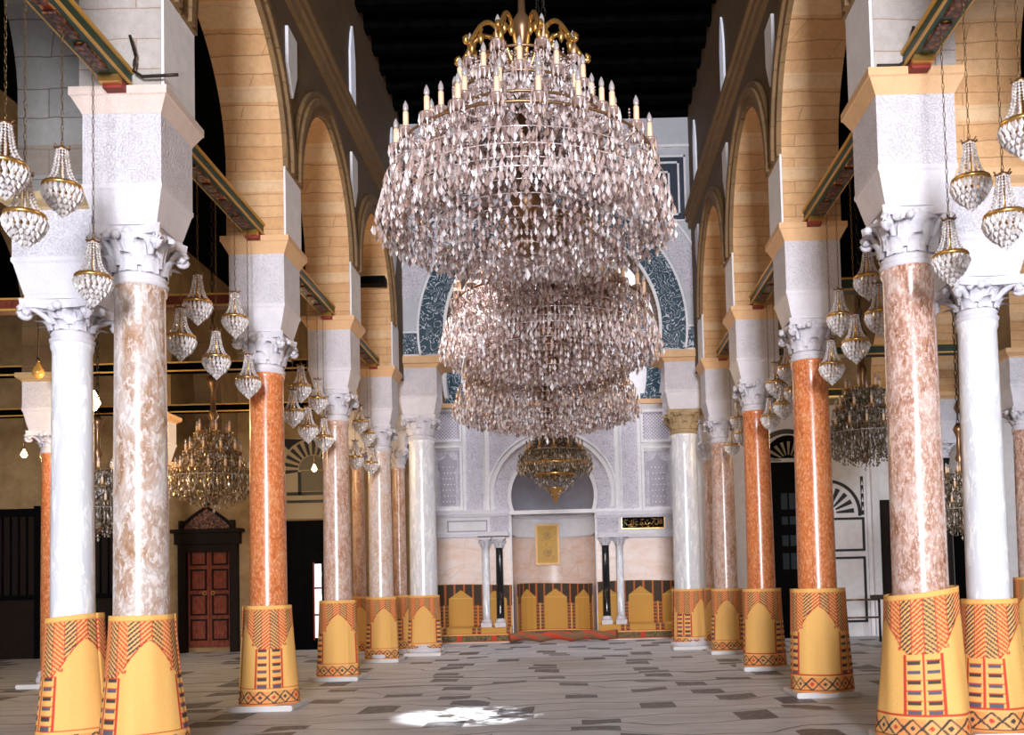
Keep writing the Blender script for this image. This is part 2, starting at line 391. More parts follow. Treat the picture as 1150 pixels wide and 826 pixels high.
# outer arcades beside the nearest columns, then the aisle arcades
ZO = 4.40
arcade('wall_left', XL-.93, XL-.36, [4.52, 7.60], ZO, 7.8, 0, 1.24, .15, STILT, ['ashlar_shaded', 'ashlar_shaded'], 2.0, 7.90)
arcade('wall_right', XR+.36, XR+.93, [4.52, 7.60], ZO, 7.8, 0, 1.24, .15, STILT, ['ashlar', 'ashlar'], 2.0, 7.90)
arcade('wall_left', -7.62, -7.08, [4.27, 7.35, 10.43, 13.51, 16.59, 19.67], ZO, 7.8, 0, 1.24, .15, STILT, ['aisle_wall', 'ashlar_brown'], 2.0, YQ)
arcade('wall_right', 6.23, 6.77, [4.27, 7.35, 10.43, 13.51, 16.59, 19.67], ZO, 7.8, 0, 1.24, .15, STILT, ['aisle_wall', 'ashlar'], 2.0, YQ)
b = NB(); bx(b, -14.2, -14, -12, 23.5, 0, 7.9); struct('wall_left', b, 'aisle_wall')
b = NB(); bx(b, 13, 13.2, -12, 23.5, 0, 7.9); struct('wall_right', b, 'aisle_wall')
# ------------------------------------------------------------------ columns
def capital_bm(r, h, half):
    b = NB()
    lathe(b, [(r*1.02, -.02), (r*1.12, 0), (r*1.14, .02), (r*1.04, .035), (r*1.04, .05), (r*1.10, .06), (r*1.02, .075), (r*1.0, .10), (r*1.05, h*.5), (r*1.18, h*.75), (r*1.40, h-.06)], 32)
    # abacus with concave sides
    pts = []
    for q in range(4):
        for i in range(-5, 6):
            t_ = i/5; d = half*(.80+.20*abs(t_)**2)
            a = q*PI/2; x, y = d, half*t_*.97
            pts.append((x*cos(a)-y*sin(a), x*sin(a)+y*cos(a)))
    A = [b.verts.new((x, y, h-.065)) for x, y in pts]; B = [b.verts.new((x*1.03, y*1.03, h)) for x, y in pts]
    b.faces.new(list(reversed(A))); b.faces.new(B)
    for i in range(len(pts)): b.faces.new((A[i], A[(i+1) % len(pts)], B[(i+1) % len(pts)], B[i]))
    for q in range(4):                      # rosette in the middle of each side
        a = q*PI/2; c = Vector((cos(a)*half*.84, sin(a)*half*.84, h-.045))
        m = bmesh.ops.create_icosphere(b, subdivisions=2, radius=.038)['verts']; bmesh.ops.translate(b, verts=m, vec=c)
    # acanthus leaves, two rows
    for rowi, (z0, z1, n, off, wd) in enumerate(((.08, h*.52, 8, 0, .95), (.12, h*.80, 8, PI/8, .8))):
        for k in range(n):
            a = off+2*PI*k/n; R = Matrix.Rotation(a, 4, 'Z'); rows = []
            S = 7
            for i in range(S+1):
                s = i/S
                rad = r*1.05+.006+(.015+.075*(s**3))*(1 if rowi == 0 else 1.25)
                z = z0+(z1-z0)*(s if s < .8 else .8+.2*sin((s-.8)/.2*PI)*.55)
                if s > .85: rad += (s-.85)*.22
                wdt = r*wd*.40*(1-.25*s)*(1 if s < .75 else 1-(s-.75)*2.6)*(1+.16*sin(s*22))
                rows.append([b.verts.new(R @ Vector((rad-(.018 if j else 0)+(.008 if j == 0 else 0), j*wdt, z))) for j in (-1, -.5, 0, .5, 1)])
            for P, Q in zip(rows, rows[1:]):
                for j in range(4):
                    f = b.faces.new((P[j], P[j+1], Q[j+1], Q[j])); f.smooth = True
    # corner volutes
    for q in range(4):
        a = PI/4+q*PI/2; R = Matrix.Rotation(a, 4, 'Z')
        pts = []
        for i in range(8):
            s = i/7; pts.append(R @ Vector((r*1.1+(half*1.28-r*1.1)*s**1.3, 0, h*.45+(h*.42)*s**.7)))
        cc = Vector((half*1.24, 0, h*.80-.045))
        for i in range(18):
            th = PI/2-i*.55; rr = .062*(1-i/20)
            pts.append(R @ (cc+Vector((rr*cos(th)*1.0, 0, rr*sin(th)))))
        tube(b, pts, .026, 7, 0, .016)
        for sgn in (-1, 1):
            m = bmesh.ops.create_icosphere(b, subdivisions=1, radius=.035)['verts']
            bmesh.ops.translate(b, verts=m, vec=R @ (cc+Vector((0, sgn*.02, 0))))
    for q in range(8):                       # inner scrolls
        a = q*PI/4+(.22 if q % 2 else -.22); c = Vector((cos(a)*r*1.52, sin(a)*r*1.52, h*.80))
        m = bmesh.ops.create_icosphere(b, subdivisions=2, radius=.034)['verts']; bmesh.ops.translate(b, verts=m, vec=c)
    return b
def impost(b_parts, half, zc, zb, zt_, zbot, hb, col=('carved', 'stone', 'cornice')): pass
def column(x, y, r, ztop, zcap, ztap, zblk, zcor, zimp, half, shaft, label, group, corn='cornice', cap='stone', block='carved', plinth=.34, base=True, cat='column'):
    """ztop shaft top, zcap capital top, ztap taper top, zblk block top (cornice bottom), zimp cornice top"""
    t = thing('column', label, cat, (x, y, 0), group)
    b = NB(); box(b, (0, 0, .03), (plinth*2, plinth*2, .06)); bmesh.ops.bevel(b, geom=b.edges[:], offset=.01, segments=2, affect='EDGES')
    obj('plinth', b, 'stonefloor', t)
    b = NB(); lathe(b, [(r*1.3, .06), (r*1.36, .09), (r*1.34, .13), (r*1.2, .15), (r*1.16, .18), (r*1.22, .2), (r*1.06, .23)], 32); obj('base', b, 'stone', t)
    b = NB(); n = 14
    lathe(b, [(r*1.05, .2), (r*1.01, .28)]+[(r*(1-.10*(i/n)**1.5), .3+(ztop-.38)*i/n) for i in range(n+1)]+[(r*.97, ztop-.05), (r*.98, ztop-.02), (r*.93, ztop)], 40)
    obj('shaft', b, shaft, t)
    obj('capital', capital_bm(r*.9, zcap-ztop, half*.88), cap, t, loc=(0, 0, ztop))
    b = NB(); hb = half*.80
    lathe(b, [(hb, zcap), (hb, zcap+.03), (hb*1.02, zcap+.04), (half*.98, ztap-.02), (half*1.02, ztap), (half*1.02, ztap+.03)], 4, sq=True, smooth=False); im = obj('impost_taper', b, 'stone', t)
    b = NB(); lathe(b, [(half, ztap+.03), (half, zblk)], 4, sq=True, smooth=False); obj('impost_block', b, block, t)
    b = NB(); lathe(b, [(half*1.01, zblk), (half*1.04, zblk+.02), (half*1.20, zimp-.07), (half*1.24, zimp-.06), (half*1.24, zimp)], 4, sq=True, smooth=False); obj('cornice', b, corn, t)
    return t
std = dict(ztop=3.66, zcap=4.08, ztap=4.34, zblk=4.91, zcor=0, zimp=5.09, half=.297)
G = 'marble columns of the nave arcades'
LC = {}
specL = [('m_brown', .205, 'brown mottled marble column in the left foreground, taller of the pair', 'cornice', 0), ('m_orange', .20, 'deep orange marble column, second in the left nave row', 'cornice_ochre', 0),
         ('m_rose', .195, 'dusky rose marble column, third in the left nave row', 'cornice_ochre', 0), ('m_peach', .21, 'pale peach marble column, fourth in the left nave row', 'cornice_ochre', 0)]
specR = [('m_pink', .21, 'pink and brown breccia column in the right foreground, taller of the pair', 'cornice_ochre', 0), ('m_orange', .21, 'bright orange marble column, second in the right nave row', 'cornice_ochre', 0),
         ('m_orange', .20, 'orange brown marble column, third in the right nave row', 'cornice_ochre', 0), ('m_rose', .205, 'pinkish brown marble column, fourth in the right nave row', 'cornice_ochre', 0)]
for X, sp in ((XL, specL), (XR, specR)):
    for k, (m, r, lab, corn, _) in enumerate(sp):
        column(X, YK[k+1], r, shaft=m, label=lab, group=G, corn=corn, **std)
k4 = dict(ztop=4.02, zcap=4.46, ztap=4.78, zblk=5.33, zcor=0, zimp=5.50, half=.36)
k4l = at(475, 600, 17.85).x; k4r = at(771, 600, 17.85).x
column(k4l, 17.85, .26, shaft='m_white', label='greyish white marble column carrying the left foot of the tiled arch', group='columns under the tiled arch', corn='cornice_ochre', **k4)
column(k4r, 17.85, .26, shaft='m_white', label='greyish white marble column with a gilded capital carrying the right foot of the tiled arch', group='columns under the tiled arch', corn='cornice_ochre', cap='gold_cap', **k4)
G2 = 'slim paired columns by the tiled arch'
column(-3.42, 19.0, .14, shaft='m_rose', label='slim dark column behind the left white column of the tiled arch', group=G2, **{**std, 'half': .2})
column(2.82, 19.0, .14, shaft='m_rose', label='slim dark column behind the right white column of the tiled arch', group=G2, **{**std, 'half': .2})
column(at(403, 600, 18.6).x, 18.6, .13, shaft='m_rose', label='slim grey column in the gap between the third and fourth left columns', group=G2, **{**std, 'half': .2})
out = dict(ztop=3.30, zcap=3.60, ztap=3.88, zblk=4.28, zcor=0, zimp=4.40, half=.31)
column(XL-.66, 7.60, .165, shaft='m_white', label='white marble column at the far left foreground, shorter of the pair', group='shorter outer columns', corn='gold_cap', **out)
column(XR+.63, 7.60, .165, shaft='m_white', label='white marble column at the far right foreground, shorter of the pair', group='shorter outer columns', corn='cornice_ochre', **out)
G3 = 'aisle columns with cream imposts'
column(-7.35, 13.51, .16, shaft='m_orange', label='dark red aisle column seen just left of the white foreground column', group=G3, corn='gold_cap', **{**out, 'half': .28})
column(-7.30, 16.59, .16, shaft='m_peach', label='aisle column half hidden behind the brown foreground column', group=G3, corn='cornice_ochre', cap='cornice_ochre', **out)
column(6.5, 13.51, .16, shaft='m_pink', label='red brown aisle column at the right edge of the photo', group=G3, corn='cornice_ochre', **out)
column(6.5, 16.59, .16, shaft='m_black', label='dark aisle column in the gap between the two right foreground columns', group=G3, corn='cornice_ochre', **out)
# ------------------------------------------------------------------ woven mats
YEL = (.80, .45, .13); ORG = (.74, .25, .05); DRK = (.055, .040, .035); RED = (.55, .05, .02); TAN = (.62, .36, .12); BLU = (.10, .09, .12)
def weave(u, v, H=1.06, P=.74, dark=False):
    """woven prayer-niche pattern: u along, v up, metres"""
    bg = (.10, .065, .03) if dark else (.60, .26, .09)
    if v > H-(.035 if not dark else .012): return YEL if not dark else (.50, .26, .07)
    if v > H-.045 and not dark: return ORG
    if v < .19:
        if v < .02: return ORG
        if v < .03: return DRK
        if v > .175: return RED
        if v > .155: return YEL
        if dark:
            q = (u % P)
            return RED if abs(q-P/2) < .06 else ((.08, .06, .035) if random.random() < .6 else (.28, .18, .07))
        c = .125; a = abs(((u/c) % 1)-.5)*2; w_ = abs((v-.09)/.065)
        d = a+w_
        if abs(d-1) < .16: return DRK
        if d < .35: return RED if int(u/c) % 2 else DRK
        return (.74, .38, .13) if int(u/.2) % 2 else (.78, .30, .09)
    s = (u % P)-P/2; a = abs(s); hw = .235
    zs = H-.46; top = H-.19
    # yellow niche
    if v < zs: edge = hw
    elif v < zs+.035: edge = hw+.03*(1-(v-zs)/.035)
    elif v < zs+.06: edge = hw-.05
    else:
        q = min(1.0, max(0.0, (v-zs-.06)/(top-zs-.06))); edge = (hw-.03)*(1-q)**.62 if not dark else (hw)*(1-q)
    if dark: hw = .27; top = H-.13
    if dark and v < zs+.14: edge = hw
    if dark and v >= zs+.14: edge = hw*(1-(v-zs-.14)/(top-zs-.14))
    if v <= top and a < edge:
        if edge-a < .012 and not dark: return RED
        if dark: return (.60, .31, .06) if abs(v-zs-.14) > .006 else (.75, .45, .14)
        return YEL
    if v < zs:                       # ladder between niches
        g = (P/2-a)/(P/2-hw)          # 1 at panel edge, 0 at mid
        if g > .93 or g < .07: return RED if not dark else ORG
        if .07 <= g < .13: return YEL
        bar = (v-.19) % .075
        if bar < .026 and .2 < g < .88: return DRK if dark or int((v-.19)/.075) % 2 else BLU
        if .026 <= bar < .034: return RED
        return (.80, .42, .12) if not dark else (.36, .15, .04)
    # chevron field
    colw = .095; ci = int(math.floor(u/colw)); fu = (u/colw) % 1
    st = (v+(fu if (ci//2) % 2 else 1-fu)*.075) % .036
    if dark:
        c3 = int(math.floor(u/.052)); f3 = (u/.052) % 1
        return (.50, .13, .03) if (c3 % 4 == 0 and f3 > .25) else ((.030, .020, .012) if st < .02 else (.085, .055, .03))
    if fu < .06: return RED
    if st < .017: return RED if ci % 2 else DRK
    return (.78, .40, .13)
def mat_wrap(x, y, rt_, rb, label, phase=0, z0=.055, H=1.06, lean=(0, 0), tilt=0, sx=1.0, seam=None):
    n = 240; m = 128; b = NB(); lay = b.loops.layers.color.new('weave') if False else None
    rotz = seam if seam is not None else 2.2
    cols = {}
    rows = []
    for j in range(m+1):
        v = j/m; row = []
        for i in range(n+1):
            a = -PI/2+2*PI*i/n
            fl = (1-v)**1.3
            rr = rt_+(rb-rt_)*fl
            rr *= 1+.05*fl*sin(3*a+phase*5)+.03*fl*sin(5*a+1+phase)+.007*sin(11*a)+.012*sin(8*a+v*3)*(.3+fl)
            if i > n-22: rr += .016*(i-(n-22))/22+.012
            zz = z0+v*H+tilt*cos(a+rotz)*v
            row.append(b.verts.new((rr*cos(a)*sx+lean[0]*fl, rr*sin(a)+lean[1]*fl, zz)))
            cols[row[-1]] = (phase+(i/n)*2*PI*(rt_+rb)/2, v*H)
        rows.append(row)
    for P_, Q_ in zip(rows, rows[1:]):
        for i in range(n):
            f = b.faces.new((P_[i], P_[i+1], Q_[i+1], Q_[i])); f.smooth = True
    b.verts.index_update(); uv = [cols[v] for v in b.verts]
    rotz = seam if seam is not None else 2.2
    me = bpy.data.meshes.new('woven_mat'); b.to_mesh(me); b.free(); me.materials.append(MAT['mat'])
    ca = me.color_attributes.new('weave', 'FLOAT_COLOR', 'POINT'); buf = []
    for (u_, v_) in uv: buf += [*weave(u_, v_, H), 1]
    ca.data.foreach_set('color', buf)
    o = bpy.data.objects.new('woven_mat', me); C.objects.link(o); o.location = (x, y, 0); o.rotation_euler.z = rotz
    md = o.modifiers.new('thickness', 'SOLIDIFY'); md.thickness = .008; md.offset = 1
    return tag(o, label, 'straw mat', 'patterned straw mats wrapped round the columns')
def phase_for(rt_, rb, seam, want, x, y):
    # u at the camera-facing side (world angle -90deg) should fall at 'want' within the period
    a = (math.atan2(-y, -x)-seam); i = ((a+PI/2)/(2*PI)) % 1
    return want-i*2*PI*(rt_+rb)/2
def wrap(x, y, rt_, rb, want, label, seam=2.2, **k): return mat_wrap(x, y, rt_, rb, label, phase=phase_for(rt_, rb, seam, want, x, y)+7.4, seam=seam, **k)
# want .37 = niche centred, 0 = ladder centred
wrap(XL, YK[1], .222, .32, .31, 'yellow and red woven mat round the brown left foreground column', 2.4)
wrap(XL-.66, 7.60, .19, .27, .27, 'yellow and red woven mat round the white column at the far left foreground', 2.0, tilt=.02)
wrap(XL, YK[2], .235, .30, .0, 'woven mat with its ladder bands in front round the orange column, second left', -1.25)
wrap(XL, YK[3], .25, .285, .37, 'woven mat with a yellow niche in front round the rose column, third left', 1.2)
wrap(XL, YK[4], .255, .28, .33, 'woven mat round the peach column, fourth left', 1.2)
wrap(k4l, 17.85, .28, .31, .39, 'woven mat round the white column at the left foot of the tiled arch', 1.2)
wrap(XR, YK[1], .265, .335, .0, 'yellow woven mat with ladder bands in front round the breccia right foreground column', 2.7, tilt=.035, H=1.10)
wrap(XR+.63, 7.60, .20, .29, .05, 'yellow woven mat round the white column at the far right foreground', 2.2, H=1.02)
wrap(XR, YK[2], .285, .33, .37, 'woven mat with a wide yellow niche round the bright orange column, second right', 2.2, H=1.10)
wrap(XR, YK[3], .26, .29, .42, 'woven mat round the orange brown column, third right', 2.2, H=1.08)
wrap(XR, YK[4], .255, .29, .37, 'woven mat round the pinkish brown column, fourth right', 2.0)
wrap(k4r, 17.85, .28, .31, .10, 'woven mat round the white column at the right foot of the tiled arch', -1.3)
wrap(6.5, 13.51, .22, .27, .37, 'woven mat round the red brown aisle column at the right edge', 2.0, H=1.15)
wrap(2.82, 19.0, .19, .22, .37, 'woven mat round the slim dark column right of the tiled arch', 2.0)
wrap(-3.42, 19.0, .19, .22, .1, 'woven mat round the slim dark column left of the tiled arch', 2.0)
wrap(at(403, 600, 18.6).x, 18.6, .19, .22, .37, 'woven mat round the slim grey column between third and fourth left columns', 2.0)
# ------------------------------------------------------------------ facade arch (Y = 17.5)
YF = 17.5
fc = at(620.5, 369, YF); fx, fz, fr = fc.x, fc.z, 122*YF/F
zfl = at(620, 398, YF).z      # foot level
xfa = XL+.30; xfb = XR-.30
a_lo = -math.asin((fz-zfl)/fr)
def arch_plate(x0, x1, zb, zt_, cx, cz, r, a_low, y0, y1, mats, n=56, zside=None):
    b = NB(); pts = [(x0, zb)]
    if zside is not None: pts = [(x0, zside)]
    cv = [(cx+r*cos(PI-a_low-(PI-2*a_low)*i/n), cz+r*sin(PI-a_low-(PI-2*a_low)*i/n)) for i in range(n+1)]
    zl = cv[0][1]
    base = zb if zb < zl-.01 else zl
    pts = [(x0, base)]+([(cv[0][0], base)] if base < zl-.01 else [])+cv+([(cv[-1][0], base)] if base < zl-.01 else [])+[(x1, base), (x1, zt_), (x0, zt_)]
    fs = prism(b, pts, y0, y1, 0)
    for f in fs[2:]:
        c = f.calc_center_median()
        if abs((c.x-cx)**2+(c.z-cz)**2-r*r) < .2*r and abs(c.x-cx) < r*1.01: f.material_index = 1
    tri(b, faces=fs[:2])
    return b
fac = struct('wall_front', arch_plate(xfa, xfb, zfl, 10.15, fx, fz, fr, a_lo, YF, YF+.7, 0), ['plaster', 'ashlar_brown'])
y0, y1 = YF-.03, YF
b = NB(); ringband(b, fx, fz, fr+.03, fr+.48, a_lo*.75, PI-a_lo*.75, y0, y1, 64)
for s in (-1, 1):
    xs = [fx+s*(fr-.02), fx+s*(fr+.82)]; bx(b, min(xs), max(xs), y0-.002, y1, zfl+.06, zfl+.44)
obj('tile_band', b, 'tile', fac)
b = NB()
for (ri, ro) in ((fr-.02, fr+.035), (fr+.48, fr+.52)): ringband(b, fx, fz, ri, ro, a_lo*.7, PI-a_lo*.7, YF-.045, YF, 64)
ringband(b, fx, fz, fr+1.02, fr+1.06, .10, PI-.10, YF-.04, YF, 64)
zc_ = at(620, 168, YF).z
bx(b, xfa, xfb, YF-.04, YF, zc_-.02, zc_+.03)
for s in (-1, 1): xs = [fx+s*(fr+.50), fx+s*(fr+.88)]; bx(b, min(xs), max(xs), YF-.04, YF, zfl+.0, zfl+.05); bx(b, min(xs), max(xs), YF-.04, YF, zfl+.45, zfl+.48)
obj('moulding', b, 'plaster_white', fac)
b = NB(); ringband(b, fx, fz, fr+.56, fr+.98, .22, PI-.22, YF-.015, YF, 64); obj('carved_panel', b, 'stucco', fac)
n = 90; b = NB()
for i in range(n):      # toothed intrados edge
    a = a_lo+(PI-2*a_lo)*i/n
    box(b, (fx+(fr-.015)*cos(a), YF+.05, fz+(fr-.015)*sin(a)), (.05, .10, .05))
obj('toothed_edge', b, 'ashlar_brown', fac)
for s in (-1, 1):       # nested square panels
    p0 = at(768, 176, YF); p1 = at(768, 245, YF); xo = p0.x if s > 0 else 2*fx-p0.x; zt_, zb = p0.z, p1.z-.05
    xi = xo-s*.78
    b = NB(); x0, x1 = sorted((xo, xi)); bx(b, x0, x1, YF-.012, YF, zb, zt_); pn = obj('blue_panel', b, 'tile', fac)
    pn.data.materials[0] = plain('navy_tile', (.03, .04, .065), .4)
    b = NB()
    for q in (0, .12, .30):
        w_ = .035
        X0, X1, Z0, Z1 = x0+q-.02, x1-q+.02, zb+q-.02, zt_-q+.02
        bx(b, X0, X1, YF-.03, YF-.01, Z1-w_, Z1); bx(b, X0, X1, YF-.03, YF-.01, Z0, Z0+w_); bx(b, X0, X0+w_, YF-.03, YF-.01, Z0, Z1); bx(b, X1-w_, X1, YF-.03, YF-.01, Z0, Z1)
    obj('panel_frame', b, 'plaster_white', pn)
# brown ledge on which the tiled arch stands
for (xa, xb) in ((xfa-.05, fx-fr+.12), (fx+fr-.12, xfb+.05)):
    b = NB(); bx(b, xa, xb, YF-.12, YF+.75, zfl-.13, zfl); obj('ledge', b, 'cornice_ochre', fac)
for nm, xx in (('wall_left', xfa-.02), ('wall_right', xfb+.02)):      # crossing side walls
    b = NB(); prism(b, [(YF+.7, 4.9), (18.4, 4.9), (18.5, 5.6), (19.0, 6.8), (19.9, 7.4), (20.8, 6.8), (21.3, 5.6), (21.3, 4.9), (YW, 4.9), (YW, 10.15), (YF+.7, 10.15)], xx-.25, xx+.0, 0, 'x')
    struct(nm, b, 'plaster_white')
# ------------------------------------------------------------------ mihrab wall (Y = YW)
k = YW/F
def P(px, py): p = at(px, py, YW); return p.x, p.z
nx_, nz_ = P(620.5, 557); nr = 47.5*k
a_n = -math.asin(min(.9, 32/47)); z_sp = P(620, 575)[1]; a_n = -math.asin(min(.95, (nz_-z_sp)/nr))
xw0, xw1 = xfa-.9, xfb+.9
# wall with niche opening down to the floor
hwn = nr*.985
b = NB()
n = 40
cv = [(nx_+nr*cos(PI-a_n-(PI-2*a_n)*i/n), nz_+nr*sin(PI-a_n-(PI-2*a_n)*i/n)) for i in range(n+1)]
fs = prism(b, [(xw0, 0), (nx_-hwn, 0), (nx_-hwn, z_sp-.02)]+cv+[(nx_+hwn, z_sp-.02), (nx_+hwn, 0), (xw1, 0), (xw1, 10.15), (xw0, 10.15)], YW, YW+.12, 0)
tri(b, faces=fs[:2])
mw = struct('wall_back', b, 'plaster_white')
# niche: half cylinder with half dome
b = NB(); seg = 24
zlev = [0, 1.24, 1.26, P(620, 602)[1], P(620, 602)[1]+.02, P(620, 583)[1], P(620, 578)[1], z_sp]
prof = [(z, hwn+.01, (0 if z < P(620, 603)[1] else 1)) for z in zlev]
for i in range(1, 13):
    a = a_n+(PI/2-a_n)*i/12; prof.append((nz_+nr*sin(a), max(.004, (nr+.01)*cos(a)), 2))
rings = []
for z, r_, mi in prof: rings.append(([b.verts.new((nx_+r_*cos(PI*i/seg), YW+.1+1.0*r_*sin(PI*i/seg), z)) for i in range(seg+1)], mi))
for (A, ma), (B, mb) in zip(rings, rings[1:]):
    for i in range(seg):
        f = b.faces.new((A[i], A[i+1], B[i+1], B[i])); f.material_index = mb if mb == 2 else ma; f.smooth = True
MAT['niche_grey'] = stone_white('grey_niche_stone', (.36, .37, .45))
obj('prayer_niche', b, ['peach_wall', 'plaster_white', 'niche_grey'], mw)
b = NB()
for zz, th in ((P(620, 580)[1], .05), (P(620, 602)[1], .03)):
    ins = [(nx_+(hwn-.05)*cos(PI*i/seg), YW+.1+(hwn-.05)*sin(PI*i/seg)) for i in range(seg+1)]
    A = [b.verts.new((*p, zz)) for p in ins]; B = [b.verts.new((*p, zz+th)) for p in ins]
    outs = [(nx_+(hwn+.01)*cos(PI*i/seg), YW+.1+(hwn+.01)*sin(PI*i/seg)) for i in range(seg+1)]
    A2 = [b.verts.new((*p, zz)) for p in outs]; B2 = [b.verts.new((*p, zz+th)) for p in outs]
    for i in range(seg):
        b.faces.new((A[i], A[i+1], B[i+1], B[i])); b.faces.new((A[i], A2[i], A2[i+1], A[i+1])); b.faces.new((B[i], B[i+1], B2[i+1], B2[i]))
obj('niche_moulding', b, 'stone', mw)
b = NB(); bx(b, nx_-1.1, nx_+1.1, YW+1.1, YW+1.3, 0, 5); struct('wall_back', b, 'plaster')
def frame(b, x0, x1, z0, z1, w_, d0, d1):
    bx(b, x0, x1, d0, d1, z1-w_, z1); bx(b, x0, x1, d0, d1, z0, z0+w_); bx(b, x0, x0+w_, d0, d1, z0+w_, z1-w_); bx(b, x1-w_, x1, d0, d1, z0+w_, z1-w_)
def rectpx(x0, x1, ya, yb):  # pixel box -> world box on the wall
    a = P((x0+x1)/2, ya)[1]; c = P((x0+x1)/2, yb)[1]; return P(x0, 570)[0], P(x1, 570)[0], c, a
# carved voussoir band, mouldings and spandrels
b = NB(); ringband(b, nx_, nz_, nr+.02, 66*k, a_n*.9, PI-a_n*.9, YW-.03, YW+.0, 48); obj('voussoir_band', b, 'stucco', mw)
b = NB()
for (ri, ro, d) in ((nr-.02, nr+.06, .05), (66*k, 70*k, .07), (72*k, 74*k, .05)): ringband(b, nx_, nz_, ri, ro, a_n*.55 if ri > nr else a_n, PI-(a_n*.55 if ri > nr else a_n), YW-d, YW, 48)
x0, x1, z0, z1 = rectpx(546, 696, 476, 575); frame(b, x0, x1, z0-.05, z1, .09, YW-.066, YW)
x0, x1, z0, z1 = rectpx(521, 721, 458, 575); frame(b, x0, x1, z0-.05, z1, .07, YW-.058, YW)
for (xa, xb) in ((487, 521), (721, 757)):
    for (ya, yb) in ((460, 497), (501, 574)):
        x0, x1, z0, z1 = rectpx(xa, xb, ya, yb); frame(b, x0+.01, x1-.01, z0, z1, .06, YW-.05, YW)
obj('moulding', b, 'plaster_white', mw)
b = NB()
x0, x1, z0, z1 = rectpx(550, 692, 480, 575)
bx(b, x0, x1, YW-.012, YW-.008, z0+1.2, z1) if False else None
# spandrels beside the niche arch
for s in (-1, 1):
    pts = [(nx_+s*74*k*cos(a), nz_+74*k*sin(a)) for a in [PI/2-i*(PI/2-.05)/16 for i in range(17)]]
    pts = [(nx_+s*.02, z1)]+pts+[((x0 if s < 0 else x1), pts[-1][1]), ((x0 if s < 0 else x1), z1)]
    fs = prism(b, pts, YW-.02, YW, 0); tri(b, faces=fs[:2])
    xa, xb, za, zb = rectpx(524, 543, 462, 574) if s < 0 else rectpx(700, 719, 462, 574); bx(b, xa, xb, YW-.018, YW, za, zb)
obj('spandrel', b, 'stucco', mw)
for s, (xa, xb) in ((-1, (489, 519)), (1, (723, 755))):
    b = NB(); x0, x1, z0, z1 = rectpx(xa, xb, 463, 494); bx(b, x0, x1, YW-.02, YW, z0, z1); obj('lattice_panel', b, 'lattice', mw)
    x0, x1, z0, z1 = rectpx(xa+2, xb-2, 507, 569); b = NB(); cxp = (x0+x1)/2; hw_ = (x1-x0)/2*.8
    bx(b, x0, x1, YW-.012, YW, z0, z1); pp = obj('panel_ground', b, 'stucco', mw)
    b = NB(); zz = z1-hw_*1.5
    pts = [(cxp-hw_*.8, z0+.03), (cxp-hw_*.8, zz-.1), (cxp-hw_, zz-.05), (cxp-hw_, zz+.1), (cxp-hw_*.6, zz+hw_*.55), (cxp-hw_*.3, zz+hw_*.8), (cxp, z1-.05)]
    pts += [(2*cxp-x, z) for x, z in reversed(pts[:-1])]
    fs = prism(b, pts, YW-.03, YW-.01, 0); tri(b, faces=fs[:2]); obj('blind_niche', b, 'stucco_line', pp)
    b = NB()
    for i in range(4):
        for j in range(7):
            zq = z0+.1+j*.13
            if zq < zz: bead(b, (cxp-hw_*.55+i*hw_*.37+(.03 if j % 2 else 0), YW-.035, zq), .022)
    obj('studs', b, 'plaster_white', pp)
# marble frieze and ledges left and right of the niche
for (xa, xb) in ((480, 572), (669, 760)):
    b = NB(); x0, x1, z0, z1 = rectpx(xa, xb, 574, 579); bx(b, x0, x1, YW-.14, YW, z0, z1); bx(b, x0, x1, YW-.09, YW, z0-.05, z0)
    x0, x1, z0, z1 = rectpx(xa, xb, 600, 604); bx(b, x0, x1, YW-.12, YW, z0, z1)
    xq = at(554 if xa < 600 else 689, 603, YW-.27).x; bx(b, xq-.34, xq+.34, YW-.42, YW, z0, z1+.02)
    obj('ledge', b, 'stone', mw)
    b = NB(); x0, x1, z0, z1 = rectpx(xa, xb-0, 605, 660); bx(b, x0, x1, YW-.01, YW, z0-.4, z1); obj('marble_facing', b, 'peach_wall', mw)
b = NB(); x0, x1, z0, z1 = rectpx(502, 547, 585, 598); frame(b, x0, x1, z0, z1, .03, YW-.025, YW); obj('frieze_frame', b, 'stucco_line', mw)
x0, x1, z0, z1 = rectpx(550, 571, 581, 601); b = NB(); bx(b, x0, x1, YW-.02, YW, z0, z1); obj('frieze_panel', b, 'stucco', mw)
x0, x1, z0, z1 = rectpx(670, 694, 581, 601); b = NB(); bx(b, x0, x1, YW-.02, YW, z0, z1); obj('frieze_panel', b, 'stucco', mw)
# upper blind arch of the mihrab wall
ux, uz = P(622, 418); ur = 122*k; a_u = -math.asin(.30)
b = NB(); ringband(b, ux, uz, ur-.34, ur-.02, a_u, PI-a_u, YW-.03, YW, 64); obj('tile_band', b, 'tile', mw)
for s in (-1, 1):
    b = NB(); xs = sorted((ux+s*(ur-.5), ux+s*(ur+.05))); bx(b, xs[0], xs[1], YW-.04, YW, uz-.78, uz-.55); obj('tile_foot', b, 'tile', mw)
b = NB(); ringband(b, ux, uz, ur+.10, ur+.17, a_u, PI-a_u, YW-.05, YW, 64); zc_ = P(640, 300)[1]; bx(b, xw0, xw1, YW-.06, YW, zc_, zc_+.09); obj('moulding', b, 'ashlar_brown', mw)
b = NB(); bx(b, xw0, xw1, YW-.10, YW, P(640, 456)[1], P(640, 451)[1]); obj('ledge', b, 'cornice_ochre', mw)
b = NB(); ringband(b, ux, uz, .3, ur-.42, 0, PI, YW-.02, YW, 48); obj('stucco_lunette', b, 'stucco', mw)
# low plinth under the wall mats
b = NB(); bx(b, xw0, nx_-hwn-.02, YW-.45, YW, 0, .30); bx(b, nx_+hwn+.02, xw1, YW-.45, YW, 0, .30); struct('trim_1', b, 'stonefloor')
